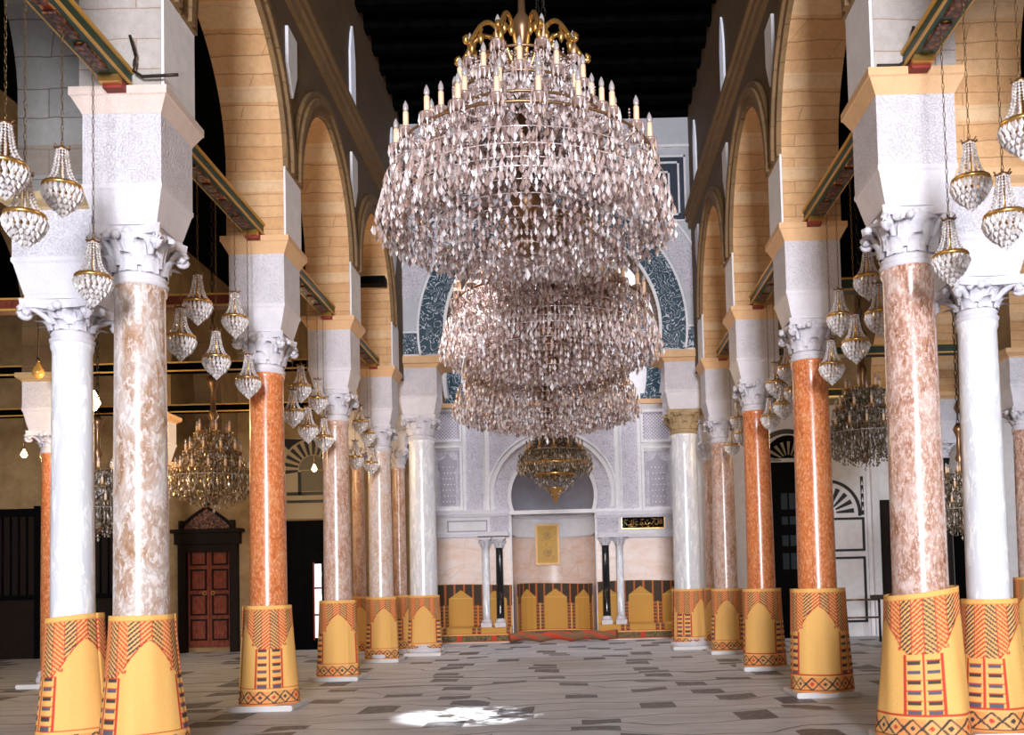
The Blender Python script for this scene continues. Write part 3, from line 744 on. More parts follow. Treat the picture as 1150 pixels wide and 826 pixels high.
# wall mats
def wall_mat(pts, H, label, phase=0, z0=.02, drape=.0, step=None):
    """mat hung along a polyline of (x,y)"""
    st = .0125; L = [0]
    for a, c in zip(pts, pts[1:]): L.append(L[-1]+math.dist(a, c))
    n = int(L[-1]/st); m = int(H/.013); V = []; uvs = []
    for j in range(m+1):
        for i in range(n+1):
            s = L[-1]*i/n; q = max(k_ for k_ in range(len(L)) if L[k_] <= s+1e-6); q = min(q, len(pts)-2)
            f = (s-L[q])/(L[q+1]-L[q]); x = pts[q][0]+(pts[q+1][0]-pts[q][0])*f; y = pts[q][1]+(pts[q+1][1]-pts[q][1])*f
            v = j/m*H
            sy = 0 if not step else (step if v < .31 else step*max(0, 1-(v-.31)/.02))
            V.append((x, y-sy-.008*sin(s*9+v*2), z0+v+.02*sin(s*2.1)*(v/H))); uvs.append((s+phase, v))
    Fc = [(j*(n+1)+i, j*(n+1)+i+1, (j+1)*(n+1)+i+1, (j+1)*(n+1)+i) for j in range(m) for i in range(n)]
    me = bpy.data.meshes.new('wall_mat'); me.from_pydata(V, [], Fc); me.materials.append(MAT['mat'])
    ca = me.color_attributes.new('weave', 'FLOAT_COLOR', 'POINT'); buf = []
    for u_, v_ in uvs: buf += [*weave(u_, v_, H, .76, True), 1]
    ca.data.foreach_set('color', buf)
    o = bpy.data.objects.new('wall_mat', me); C.objects.link(o)
    md = o.modifiers.new('thickness', 'SOLIDIFY'); md.thickness = .012; md.offset = 0
    return tag(o, label, 'straw mat', 'dark straw mats hung along the mihrab wall')
yv = YW-.05
xl = nx_-hwn; xr = nx_+hwn
def ph(px, x_start, want=.38): # phase so that a niche is centred at pixel px
    return want-(at(px, 690, yv).x-x_start)
wall_mat([(xw0+.5, yv), (xl-.02, yv)], 1.27, 'dark patterned mat with yellow niches on the wall left of the mihrab', ph(518, xw0+.5), step=.42)
wall_mat([(xr+.02, yv), (xw1-.5, yv)], 1.27, 'dark patterned mat with yellow niches on the wall right of the mihrab', ph(720, xr+.02), step=.42)
arc = [(nx_+(hwn-.09)*cos(PI-PI*i/14), YW+.08+(hwn-.09)*sin(PI*i/14)) for i in range(15)]
La = sum(math.dist(a, c) for a, c in zip(arc, arc[1:]))
wall_mat(arc, 1.25, 'dark patterned mat with yellow niches lining the inside of the mihrab', .38-La/2+.76*4, z0=.03)
# rolled mat lying in front of the niche
b = NB()
pts = [Vector((nx_-1.0+2.35*i/24, YW-.66+.05*sin(i*.7), .10+.05*abs(sin(i*.45)))) for i in range(25)]
tube(b, pts, .10, 10); mesh_roll = obj('rolled_mat', b, 'mat'); 
ca = mesh_roll.data.color_attributes.new('weave', 'FLOAT_COLOR', 'POINT'); buf = []
for v in mesh_roll.data.vertices: buf += [*(RED if int(v.co.x*7+v.co.z*20) % 3 == 0 else (.20, .11, .05)), 1]
ca.data.foreach_set('color', buf)
tag(mesh_roll, 'crumpled red brown mat roll lying on the floor before the mihrab', 'straw mat')
# small paired columns
def small_column(px, shaft, label):
    x = at(px, 660, YW-.27).x
    t = thing('small_column', label, 'column', (x, YW-.27, .34), 'small paired columns of the mihrab')
    hz = P(620, 603)[1]-.34
    b = NB(); box(b, (0, 0, .05), (.24, .22, .10)); lathe(b, [(.11, .10), (.12, .13), (.095, .16), (.085, .19)], 20); obj('base', b, 'stone', t)
    b = NB(); lathe(b, [(.088, .19), (.086, .3), (.078, hz-.24)], 24); obj('shaft', b, shaft, t)
    b = NB(); lathe(b, [(.08, hz-.24), (.10, hz-.22), (.085, hz-.2), (.09, hz-.12), (.125, hz-.05)], 20)
    for q in range(8):
        a = q*PI/4; tube(b, [(.085*cos(a), .085*sin(a), hz-.2), (.11*cos(a), .11*sin(a), hz-.12), (.145*cos(a), .145*sin(a), hz-.08), (.15*cos(a), .15*sin(a), hz-.11)], .02, 5)
    box(b, (0, 0, hz-.025), (.28, .24, .05)); obj('capital', b, 'stone', t)
small_column(546, 'm_white', 'small white marble column left of the mihrab, outer of its pair')
small_column(561.5, 'm_black', 'small black marble column at the left edge of the mihrab niche')
small_column(681, 'm_black', 'small black marble column at the right edge of the mihrab niche')
small_column(697, 'm_white', 'small white marble column right of the mihrab, outer of its pair')
# gold panel in the niche
MAT['dark_gilt'] = plain('dark_gilt', (.24, .12, .025), .5, .2)
gp = thing('gilt_panel', 'upright gilt panel with round medallions hung inside the mihrab niche', 'wall panel', (at(615, 612, YW+1.0).x, YW+.91, 0))
k2 = (YW+.95)/F; zt_ = at(615, 590, YW+.95).z; zb = at(615, 634, YW+.95).z; hw_ = 12.5*k2
b = NB(); bx(b, -hw_, hw_, -.03, .0, zb, zt_); obj('panel', b, plain('gold_leaf', (.42, .24, .04), .55, .2), gp)
b = NB(); frame(b, -hw_-.02, hw_+.02, zb-.02, zt_+.02, .05, -.06, -.0); obj('frame', b, plain('dark_gilt', (.28, .14, .03), .4, .3), gp)
b = NB(); zm = (zb+zt_)/2
for dz in (-.2, .2):
    b = NB(); ringband(b, 0, zm+dz, .07, .09, 0, 2*PI, -.045, -.03, 24); ringband(b, 0, zm+dz, .002, .045, 0, 2*PI, -.045, -.03, 16); obj('medallion', b, 'dark_gilt', gp)
b = NB()
for i in range(60):
    a = random.random()*6.28; bead(b, (random.uniform(-.16, .16), -.034, random.uniform(zb+.08, zt_-.08)), .014)
rel_ = obj('relief', b, plain('bright_gold', (.52, .32, .07),   .5, .2), gp); rel_['kind'] = 'stuff'
# black calligraphy plaque
pl = thing('inscription_plaque', 'long black plaque with gold Arabic script right of the mihrab', 'plaque', (0, YW-.03, 0))
x0, x1, z0, z1 = rectpx(698, 745, 580.5, 593.5)
b = NB(); bx(b, x0, x1, -.03, .02, z0, z1); obj('board', b, 'black', pl)
b = NB(); frame(b, x0-.012, x1+.012, z0-.012, z1+.012, .014, -.035, .0); obj('frame', b, 'gold', pl)
W_, H_ = x1-x0, z1-z0
S = lambda u, v: (x0+u*W_, -.035, z0+v*H_)
strokes = [[(.95, .8), (.94, .3)], [(.91, .8), (.90, .3)], [(.87, .85), (.86, .4), (.82, .25), (.78, .35), (.79, .5)], [(.80, .8), (.74, .5), (.70, .3)], [(.86, .70), (.70, .82)], [(.70, .3), (.66, .45), (.62, .3), (.56, .3), (.55, .55)],
           [(.62, .7), (.58, .62), (.62, .55)], [(.53, .3), (.46, .28), (.42, .38), (.44, .5), (.49, .45), (.50, .3)], [(.52, .75), (.45, .7)], [(.40, .3), (.34, .28), (.30, .5), (.33, .6), (.37, .5)], [(.28, .8), (.27, .3), (.20, .28)],
           [(.23, .75), (.22, .4), (.16, .25), (.10, .32), (.09, .5)], [(.14, .75), (.10, .68)], [(.07, .8), (.06, .35)], [(.35, .15), (.25, .12), (.15, .16)], [(.65, .15), (.6, .12)]]
b = NB()
for s in strokes: tube(b, [S(*p) for p in s], .014, 5)
for (u_, v_) in ((.60, .15), (.48, .14), (.33, .78), (.18, .6), (.74, .18), (.05, .18)): bead(b, S(u_, v_), .016)
obj('script', b, 'gold', pl)
# ------------------------------------------------------------------ aisle end walls
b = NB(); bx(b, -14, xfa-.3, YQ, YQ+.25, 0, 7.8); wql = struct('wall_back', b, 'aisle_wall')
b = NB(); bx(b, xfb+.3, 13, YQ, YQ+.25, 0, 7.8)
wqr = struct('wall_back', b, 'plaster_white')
b = NB(); p_ = at(950, 455, YQ); bx(b, xfb+.4, 13, YQ-.06, YQ, p_.z, 7.8); obj('ochre_band', b, 'aisle_wall', wqr)
def Q(px, py): p = at(px, py, YQ); return p.x, p.z
def fan(name_parent, cx, cz, r1, r2, n, a0=0, a1=PI, y=YQ):
    b = NB()
    for i in range(n):
        s = a0+(a1-a0)*(i+.12)/n; e = a0+(a1-a0)*(i+.60)/n
        ringband(b, cx, cz, r1, r2, s, e, y-.03, y, 4)
    return b
# left arch over black door
cx, cz = Q(352, 528)
b = NB(); bx(b, Q(318, 500)[0], Q(388, 500)[0], YQ-.02, YQ, Q(350, 583)[1], Q(350, 492)[1]); t1 = obj('cream_surround', b, plain('cream_stone', (.40, .32, .20), .6), wql)
obj('voussoirs', fan(None, cx, cz, 17*YQ/F, 33*YQ/F, 13, -.25, PI+.25, YQ-.02), 'blackstone', t1)
b = NB(); r_ = 33*YQ/F
x0, x1 = Q(322, 500)[0], Q(382, 500)[0]; zt_ = Q(350, 492)[1]
for (ya, yb) in ((553, 556.5), (562, 565)): bx(b, x0, x1, YQ-.05, YQ-.02, Q(350, yb)[1], Q(350, ya)[1])
for s in (-1, 1):
    xs = sorted((cx+s*17*YQ/F, cx+s*13.5*YQ/F)); bx(b, xs[0], xs[1], YQ-.05, YQ-.02, Q(350, 556)[1], cz-.05)
    fs = prism(b, [(cx+s*(r_+.12), zt_)]+[(cx+s*(r_+.05)*cos(a), cz+(r_+.05)*sin(a)) for a in (1.3, 1.1, .9, .7)], YQ-.04, YQ-.02)
obj('inlay', b, 'blackstone', t1)
b = NB(); ringband(b, cx, cz, .005, 16*YQ/F, 0, PI, YQ-.035, YQ-.02, 24); bx(b, cx-13.4*YQ/F, cx+13.4*YQ/F, YQ-.03, YQ-.02, Q(350, 552)[1], cz-.02)
obj('tympanum', b, plain('dull_tympanum', (.16, .13, .08), .7), t1)
x0, x1, zt_ = Q(322, 640)[0], Q(386, 640)[0], Q(350, 585)[1]
b = NB(); bx(b, x0, x1, YQ-.06, YQ, 0, zt_)
for i in range(3):
    for j in range(5): 
        xa = x0+.05+i*(x1-x0)/3; bx(b, xa, xa+(x1-x0)/3-.08, YQ-.08, YQ-.05, .15+j*.5, .55+j*.5)
d2 = struct('door_2', b, 'black')
b = NB(); xa, xb = Q(354.5, 640)[0], Q(362, 640)[0]; bx(b, xa, xb, YQ-.095, YQ-.06, .25, Q(350, 634)[1]); dw = obj('lit_opening', b, 'daylight', d2)
b = NB()
for py in (660, 690): bx(b, xa, xb, YQ-.11, YQ-.08, Q(350, py+2)[1], Q(350, py)[1])
bx(b, xa-.03, xa, YQ-.11, YQ-.08, .2, Q(350, 632)[1]); obj('glazing_bar', b, 'red', dw)
# carved door portal
x0, x1 = Q(203, 650)[0], Q(269, 650)[0]; xm = (x0+x1)/2; hw_ = (x1-x0)/2
ztl = Q(235, 597)[1]; zap = Q(235, 572)[1]
b = NB(); bx(b, x0, x0+.16, YQ-.16, YQ, 0, ztl-.1); bx(b, x1-.16, x1, YQ-.16, YQ, 0, ztl-.1); bx(b, x0-.06, x1+.06, YQ-.2, YQ, ztl-.28, ztl-.02); bx(b, x0-.12, x1+.12, YQ-.26, YQ, ztl-.04, ztl+.04)
bx(b, x0, x1, YQ-.14, YQ, ztl-.45, ztl-.28)
d1 = struct('door_1', b, 'darkwood')
b = NB(); pts = []
for i in range(13):
    s = -1+i/6; pts.append((xm+s*hw_*.88, ztl+.04+(zap-ztl-.04)*max(0.0, 1-abs(s))**.8*(1 if abs(s) < .9 else .8)))
fs = prism(b, [(xm-hw_*.9, ztl+.03)]+pts[1:-1]+[(xm+hw_*.9, ztl+.03)], YQ-.16, YQ); obj('pediment', b, 'carvedred', d1)
b = NB(); tube(b, [(p[0], YQ-.18, p[1]+.03) for p in pts], .035, 8); bead(b, (xm, YQ-.15, zap+.1), .07)
for s in (-1, 1): bx(b, xm+s*hw_*.86-.05, xm+s*hw_*.86+.05, YQ-.2, YQ-.1, ztl+.02, ztl+.22)
obj('pediment_moulding', b, 'darkwood', d1)
for s in (-1, 1):
    xa, xb = sorted((xm, xm+s*(hw_-.17))); b = NB(); bx(b, xa+.008, xb, YQ-.05, YQ, .1, ztl-.45); lf = obj('door_leaf', b, 'redwood', d1)
    b = NB()
    for j in range(4):
        za = .25+j*.53; frame(b, xa+.06, xb-.05, za, za+.45, .035, YQ-.075, YQ-.05)
    obj('panel_moulding', b, 'darkwood', lf)
    b = NB(); ringband(b, xm+s*.09, 1.25, .03, .045, 0, 2*PI, YQ-.09, YQ-.07, 16); obj('ring_handle', b, 'gold', lf)
# wooden screen at the left
xa, xb = -13.8, at(150, 650, 19.5).x; zt_ = at(25, 572, 19.5).z
scn = thing('wooden_screen', 'tall dark carved wooden screen at the far left of the hall', 'screen', ((xa+xb)/2, 19.5, 0)); hw_ = (xb-xa)/2
b = NB(); bx(b, -hw_, hw_, 0, .06, 0, zt_-.15); obj('panel', b, 'darkwood', scn)
b = NB(); bx(b, -hw_, hw_, -.05, .1, zt_-.16, zt_); bx(b, -hw_, hw_, -.04, .1, 1.2, 1.3)
for i in range(30): tube(b, [(-hw_+i*(2*hw_)/29, -.02, 1.3), (-hw_+i*(2*hw_)/29, -.02, zt_-.16)], .02, 6)
for i in range(6): bx(b, -hw_+i*(2*hw_-.12)/5, -hw_+i*(2*hw_-.12)/5+.12, -.06, .1, 0, zt_+.05)
obj('lattice', b, 'black', scn)
# right aisle wall: white marble with black inlay
cx, cz = Q(929, 577); rr = 34*YQ/F
ins = NB()
for i in range(9):
    s = -.05+PI*(i+.15)/9; e = -.05+PI*(i+.65)/9; ringband(ins, cx, cz, rr*.3, rr*.88, s, e, YQ-.03, YQ, 4)
obj('voussoirs', ins, 'blackstone', wqr)
b = NB(); ringband(b, cx, cz, rr*1.02, rr*1.12, -.1, PI+.1, YQ-.03, YQ, 40)
x0, x1 = Q(897, 600)[0], Q(971, 600)[0]
bx(b, x1-.055, x1, YQ-.03, YQ, cz-.05, cz+rr*1.2)
for (ya, yb) in ((582, 620), (626, 700)): frame(b, x0, x1, Q(935, yb)[1], Q(935, ya)[1], .05, YQ-.03, YQ)
obj('inlay_frame', b, 'blackstone', wqr)
b = NB()
for i in range(4): prism(b, [(x1-.05, cz+.05+i*.18), (x1-.005, cz+.05+i*.18), (x1-.0275, cz+.15+i*.18)], YQ-.04, YQ-.03)
obj('white_triangles', b, 'plaster_white', wqr)
b = NB()
for px in (974, 987): xx = Q(px, 600)[0]; bx(b, xx, xx+.012, YQ-.05, YQ, 0, Q(px, 500)[1]+.5)
bx(b, Q(979, 600)[0], Q(986, 600)[0], YQ-.12, YQ, 0, Q(980, 505)[1]+.3)
obj('pilaster', b, 'plaster_white', wqr)
# dark doorway behind third right column
x0, x1 = Q(866, 600)[0], Q(898, 600)[0]; zt_ = Q(880, 520)[1]
b = NB(); bx(b, x0, x1, YQ-.10, YQ, 0, zt_); ringband(b, (x0+x1)/2+.1, Q(880, 515)[1], .01, .48, 0, PI, YQ-.10, YQ, 24); d3 = struct('door_3', b, 'black')
b = NB(); 
for (ya, yb) in ((555, 573), (581, 590), (602, 614), (622, 640)):
    for (xa, xb) in ((877, 884), (886, 893)): bx(b, Q(xa, 600)[0], Q(xb, 600)[0], YQ-.12, YQ-.1, Q(880, yb)[1], Q(880, ya)[1])
obj('pane', b, 'glass_dark', d3)
b = NB()
cxx, czz = Q(884, 520); 
for i in range(9):
    s = PI*(i+.2)/9; e = PI*(i+.6)/9; ringband(b, cxx, czz, .16, .44, s, e, YQ-.13, YQ-.1, 3)
obj('fan_tracery', b, plain('olive_stone', (.22, .19, .11), .6), d3)
b = NB(); ringband(b, cxx, czz, .62, .72, -.1, PI+.1, YQ-.05, YQ, 30); obj('black_arch', b, 'blackstone', d3)
x0, x1 = Q(989, 600)[0], Q(1030, 600)[0]
b = NB(); bx(b, x0, x1, YQ-.08, YQ, 0, Q(995, 562)[1]); d4 = struct('door_4', b, 'darkwood')
x0, x1 = Q(1072, 600)[0], Q(1088, 600)[0]
b = NB(); bx(b, x0-.3, x1+.5, YQ-.08, YQ, 0, Q(1080, 585)[1]); struct('door_5', b, 'black')
# low rail
rl = thing('floor_rail', 'low dark rail with two thin bars by the white right aisle wall', 'rail', (at(970, 680, 18.5).x, 18.5, 0))
zr = at(970, 674, 18.5).z; zr2 = at(970, 694, 18.5).z
for zz_ in (zr, zr2):
    b = NB(); tube(b, [(-.45, 0, zz_), (.30, 0, zz_)], .018, 8); obj('bar', b, 'bronze', rl)
b = NB(); bx(b, .15, .42, -.06, .06, zr, zr+.09); obj('top_block', b, 'iron', rl)
for xx in (.3, -.42):
    b = NB(); tube(b, [(xx, 0, 0), (xx, 0, zr)], .025, 8); obj('post', b, 'iron', rl)
# ------------------------------------------------------------------ tie beams
def beam_long(x, ya, yb, label, z=5.10):
    t = thing('tie_beam', label, 'beam', (x, (ya+yb)/2, z), 'painted tie beams along the arcades'); h = (yb-ya)/2
    b = NB(); bx(b, -.085, .085, -h, h, 0, .13); obj('beam', b, 'beam', t)
    b = NB()
    for s in (-1, 1): bx(b, s*.085, s*.10, -h, h, .0, .02); bx(b, s*.085, s*.10, -h, h, .105, .135)
    obj('gilt_edge', b, 'beam_edge', t)
    b = NB(); bx(b, -.07, .07, h-.14, h-.02, -.07, 0); bx(b, -.07, .07, -h+.02, -h+.14, -.07, 0); obj('corbel', b, 'red', t)
    b = NB(); bx(b, -.075, .075, h-.20, h-.14, -.05, 0); bx(b, -.075, .075, -h+.14, -h+.20, -.05, 0); obj('corbel_face', b, 'gold', t)
    n_ = 5
    b = NB()
    for i in range(n_):
        yy = -h+.45+i*(2*h-.9)/(n_-1); box(b, (0, yy, -.012), (.09, .30, .03)); 
    obj('painted_boss', b, 'carvedred', t)
names = ['nearest span, entering at the top', 'span from first to second column', 'span from second to third column', 'span from third to fourth column']
for X, sd in ((XL, 'left'), (XR, 'right')):
    for i in range(4): beam_long(X, YK[i]+.31, YK[i+1]-.31, 'green, red and gold painted tie beam of the %s arcade, %s' % (sd, names[i]))
def beam_cross(xa, xb, y, z, label, mat='beam_dark', th=.14):
    t = thing('cross_beam', label, 'beam', ((xa+xb)/2, y, z), 'dark cross beams over the aisles'); h = (xb-xa)/2
    b = NB(); bx(b, -h, h, -.08, .08, 0, th); obj('beam', b, mat, t)
    b = NB(); bx(b, -h, h, -.095, -.08, 0, .02); bx(b, -h, h, -.095, -.08, th-.02, th); obj('gilt_edge', b, 'beam_edge', t)
nm = {2: 'nearest', 3: 'middle', 4: 'farthest'}
for kk in (2, 3, 4):
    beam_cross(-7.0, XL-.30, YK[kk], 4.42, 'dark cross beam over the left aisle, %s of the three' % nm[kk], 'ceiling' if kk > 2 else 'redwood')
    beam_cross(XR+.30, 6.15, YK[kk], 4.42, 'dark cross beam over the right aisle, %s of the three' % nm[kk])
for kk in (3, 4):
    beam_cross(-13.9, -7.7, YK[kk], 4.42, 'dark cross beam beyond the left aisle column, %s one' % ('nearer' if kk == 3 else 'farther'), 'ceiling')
for pts, lab in (([(146, 40), (152, 62), (150, 80), (160, 86), (200, 84)], 'thin dark cable curling onto the cornice of the left foreground column'), ([(1026, 30), (1021, 52), (1022, 66), (1010, 74), (985, 76)], 'thin dark cable curling onto the cornice of the right foreground column')):
    pp = [at(px, py, 6.985) for px, py in pts]
    for p_ in pp: p_.z = max(p_.z, 5.10)
    sm = [pp[0]]
    for a_, c_ in zip(pp, pp[1:]): sm += [a_.lerp(c_, f_) for f_ in (.33, .66, 1)]
    b = NB(); tube(b, sm, .012, 6); tag(obj('cable', b, 'iron'), lab, 'cable')
# ------------------------------------------------------------------ small lamps
def chain_bm(L):
    b = NB(); n = max(3, int(L/.05))
    for i in range(n):
        z = L*(i+.5)/n; a = (i % 2)*PI/2
        pts = [(cos(a)*.008*cos(q), sin(a)*.008*cos(q), z+.029*sin(q)) for q in [2*PI*j/6 for j in range(7)]]
        tube(b, pts, .0026, 4)
    return b
lamp_mesh = {}
def make_lamp_meshes():
    b = NB(); lathe(b, [(.006, .27), (.030, .265), (.042, .25), (.030, .238), (.012, .235)], 12)
    for q in range(6): a = q*PI/3; tube(b, [(.03*cos(a), .03*sin(a), .25), (.055*cos(a), .055*sin(a), .275)], .006, 4)
    lamp_mesh['cap'] = mesh('cap', b, 'bronze')
    b = NB()
    lathe(b, [(.106, -.012), (.122, -.014), (.126, .0), (.120, .014), (.104, .012), (.106, -.012)], 28, caps=False)
    lathe(b, [(.012, .0), (.012, .25)], 6)
    lamp_mesh['ring'] = mesh('ring', b, 'gold')
    b = NB()
    for q in range(12):
        a = q*PI/6
        for i in range(13):
            s = i/12; r_ = .032+.034*(1-s)+.048*(1-s)**5; z = .01+s*.235
            bead(b, (r_*cos(a), r_*sin(a), z), .0105)
    lamp_mesh['bead_strings'] = mesh('bead_strings', b, 'crystal_smoke' if False else 'crystal_white')
    b = NB()
    for r_, z, n, w_, h in ((.121, -.008, 22, .016, .060), (.112, -.012, 18, .018, .085), (.100, -.055, 18, .018, .06), (.078, -.085, 14, .019, .06), (.052, -.112, 10, .019, .055), (.025, -.138, 6, .018, .055), (0, -.165, 1, .019, .05)):
        for q in range(n): a = 2*PI*q/n; drop(b, (r_*cos(a), r_*sin(a), z), w_, h)
    lamp_mesh['crystal_drops'] = mesh('crystal_drops', b, 'crystal_white')
make_lamp_meshes()
def lamp(px, py, X, label, group, ztop=5.08, s=1.0):
    """px,py = the gold ring in the photograph; hangs from the tie beam at x = X"""
    # depth from x: the lamp hangs under the beam line
    Y = 8.0
    for _ in range(20): p = at(px, py, Y); Y *= X/p.x if p.x else 1
    p = at(px, py, Y); z = p.z
    t = thing('crystal_lamp', label, 'lamp', (X, Y, z), group)
    for n_ in ('cap', 'ring', 'bead_strings', 'crystal_drops'):
        o = bpy.data.objects.new(n_, lamp_mesh[n_]); C.objects.link(o); o.parent = t; o.scale = (s, s, s)
        if n_ in ('bead_strings', 'crystal_drops'): o['kind'] = 'stuff'
    o = obj('chain', chain_bm(max(.1, ztop-z-.27*s)), 'chain', t, loc=(0, 0, .27*s))
LA = [(6, 186, 'at the left photo edge, cut by the frame'), (28, 243, 'large in the left foreground, nearest the left photo edge'), (70, 210, 'in the left foreground, highest whole one of its cluster'), (105, 312, 'in front of the left foreground columns, lowest of its cluster')]
LB = [(222, 340, 'right of the brown column, highest of its cluster'), (203, 379, 'touching the right edge of the brown left column'), (243, 402, 'in the middle between first and second left columns'), (264, 357, 'overlapping the left edge of the second left impost'), (279, 426, 'lowest of its cluster, at the capital of the second left column')]
LCc = [(338, 434, 'highest between second and third left columns'), (357, 448, 'against the third left capital, middle height'), (329, 462, 'beside the orange second left column shaft'), (346, 480, 'in the middle above the striped arch'), (364, 491, 'lowest, overlapping the third left shaft top')]
LD = [(404, 474, 'highest between third and fourth left columns'), (413, 487, 'by the fourth left capital, second from top'), (399, 514, 'left one of the lower two between third and fourth left columns'), (417, 520, 'lowest between third and fourth left columns')]
RA = [(1147, 140, 'at the right photo edge, cut by the frame'), (1090, 203, 'right of the foreground right impost, highest whole one'), (1128, 243, 'large one before the far right impost'), (1067, 288, 'lowest of its cluster, between the two right foreground columns')]
RB = [(975, 312, 'highest, just left of the breccia column capital'), (988, 352, 'half hidden behind the breccia right foreground column'), (943, 355, 'before the second right impost'), (961, 384, 'in the middle, right of the second right column'), (934, 410, 'lowest, over the top of the second right shaft')]
RC = [(885, 413, 'at the left edge of the second right capital'), (871, 430, 'highest between third and second right columns'), (880, 454, 'middle one left of the second right shaft'), (893, 438, 'touching the second right shaft'), (865, 468, 'lowest, over the top of the third right shaft')]
RD = [(829, 470, 'upper one between fourth and third right columns'), (822, 500, 'lower one over the fourth right shaft'), (834, 487, 'middle one between fourth and third right columns')]
for lst, X, g in ((LA, XL, 'left foreground span'), (LB, XL, 'second left span'), (LCc, XL, 'third left span'), (LD, XL, 'fourth left span'), (RA, XR, 'right foreground span'), (RB, XR, 'second right span'), (RC, XR, 'third right span'), (RD, XR, 'fourth right span')):
    for i, (px, py, lab) in enumerate(lst): lamp(px, py, X, 'crystal basket lamp '+lab, 'crystal basket lamps under the '+g, ztop=5.125)
# ------------------------------------------------------------------ great chandeliers
def torus(b, r, z, w, mi=0, seg=48):
    lathe(b, [(r-w, z), (r, z-w), (r+w, z), (r, z+w), (r-w, z)], seg, caps=False, mi=mi)
def candle_meshes(s, bulbm='bulb'):
    b = NB(); lathe(b, [(.021*s, 0), (.021*s, .12*s), (.017*s, .125*s)], 10); cm = mesh('candle', b, 'wax')
    b = NB(); lathe(b, [(.010*s, .12*s), (.021*s, .145*s), (.020*s, .17*s), (.010*s, .195*s), (.002*s, .21*s)], 8); bmh = mesh('bulb', b, bulbm)
    return cm, bmh
def chandelier_parts(tiers, R, crown, under, mats, s=1.0, dens=1.0, point=False, top=2.1):
    """returns list of (name, mesh, kind)"""
    arm_m, cry = mats; out_ = []
    b = NB()
    lathe(b, [(.03, -.30), (.075, -.24), (.10, -.17), (.05, -.11), (.04, 0), (.09, .08), (.12, .16), (.05, .26), (.045, .5), (.085, .58), (.05, .68), (.04, .95), (.075, 1.03), (.04, 1.12), (.035, 1.4), (.07, 1.5), (.09, 1.56), (.03, 1.66), (.02, top)], 16)
    for r_, z, n in tiers: torus(b, r_, z-.05, .013)
    out_.append(('stem', mesh('stem', b, 'bronze'), None))
    b = NB()
    for r_, z, n in tiers:
        for i in range(n):
            a = 2*PI*(i+.5*(tiers.index((r_, z, n)) % 2))/n; R_ = Matrix.Rotation(a, 4, 'Z')
            pts = []
            for q in range(9):
                t_ = q/8; pts.append(R_ @ Vector((.04+(r_-.04)*t_, 0, z-.05-.24*sin(t_*PI)*(r_ ** .7)+.02*t_)))
            tube(b, pts, .012, 5)
            c = R_ @ Vector((r_, 0, 0)); lathe(b, [(.012, z-.05), (.05, z-.015), (.055, z), (.02, z)], 10, c=(c.x, c.y, 0))
    out_.append(('arms', mesh('arms', b, arm_m), None))
    if crown:
        b = NB()
        for i in range(10):
            a = 2*PI*i/10; R_ = Matrix.Rotation(a, 4, 'Z'); pts = []
            for q in range(15):
                t_ = q/14
                pts.append(R_ @ Vector((.05+.42*t_, 0, crown-.22+.36*sin(t_*PI*.86))))
            for q in range(1, 12):
                th = .9-q*.5; pts.append(R_ @ Vector((.50+.0+.05*(1-q/14)*cos(th+2.6), 0, crown-.05+.05*(1-q/14)*sin(th))))
            tube(b, pts, .018, 6)
            for dz, rr in ((-.04, .46), (.06, .38), (.12, .24)):
                c = R_ @ Vector((rr, 0, crown+dz)); lathe(b, [(.004, -.12), (.022, -.09), (.028, -.05), (.01, -.03), (.02, 0), (.006, .03)], 8, c=(c.x, c.y, c.z))
        out_.append(('crown', mesh('crown', b, 'gold'), None))
    b = NB()
    # cups' pendants
    for ti, (r_, z, n) in enumerate(tiers):
        for i in range(n):
            a = 2*PI*(i+.5*(ti % 2))/n; cx_, cy_ = r_*cos(a), r_*sin(a)
            for q in range(9):
                c = 2*PI*q/9; drop(b, (cx_+.055*s*cos(c), cy_+.055*s*sin(c), z-.0), .011*s, .10*s); drop(b, (cx_+.042*s*cos(c), cy_+.042*s*sin(c), z-.08), .011*s, .08*s)
            drop(b, (cx_, cy_, z-.15), .022*s, .12*s)
            # swags to the neighbour and up to the next tier
            a2 = a+2*PI/n; m = int(14*dens*s**-.3)
            for q in range(m):
                t_ = (q+.5)/m; aa = a+(a2-a)*t_; bead(b, (r_*cos(aa), r_*sin(aa), z-.03-.10*s*sin(PI*t_)), .011*s)
            if ti+1 < len(tiers):
                r2, z2, _n2 = tiers[ti+1]; m = 14
                for q in range(m):
                    t_ = (q+.5)/m; rr = r_+(r2-r_)*t_; bead(b, (rr*cos(a), rr*sin(a), z+(z2-z)*t_-.10*sin(PI*t_)), .011*s)
    out_.append(('pendants', mesh('pendants', b, cry), 'stuff'))
    # rim curtain
    b = NB(); n = int(110*R*dens)
    for rr, zt_, L_, wob in ((R, .20, .30, .04), (R*.97, .10, .26, .05), (R*.90, .04, .20, .06)):
        for i in range(n):
            a = 2*PI*i/n; m = 4 if rr == R else 3; rj = rr*(1+random.uniform(-.035, .02)); a += random.uniform(-.012, .012); sc_ = 1+wob*6*(.5-.5*cos(i*2*PI/ (n/ tiers[0][2])))
            for q in range(m):
                drop(b, (rj*cos(a)*(1+.02*q), rj*sin(a)*(1+.02*q), zt_-q*L_*sc_/m+random.uniform(-.01, .01)), .013*s*(1+.25*(q == m-1)), L_/m*1.02)
        torus(b, rr, zt_+.01, .004)
    out_.append(('rim_curtain', mesh('rim_curtain', b, cry), 'stuff'))
    b = NB()
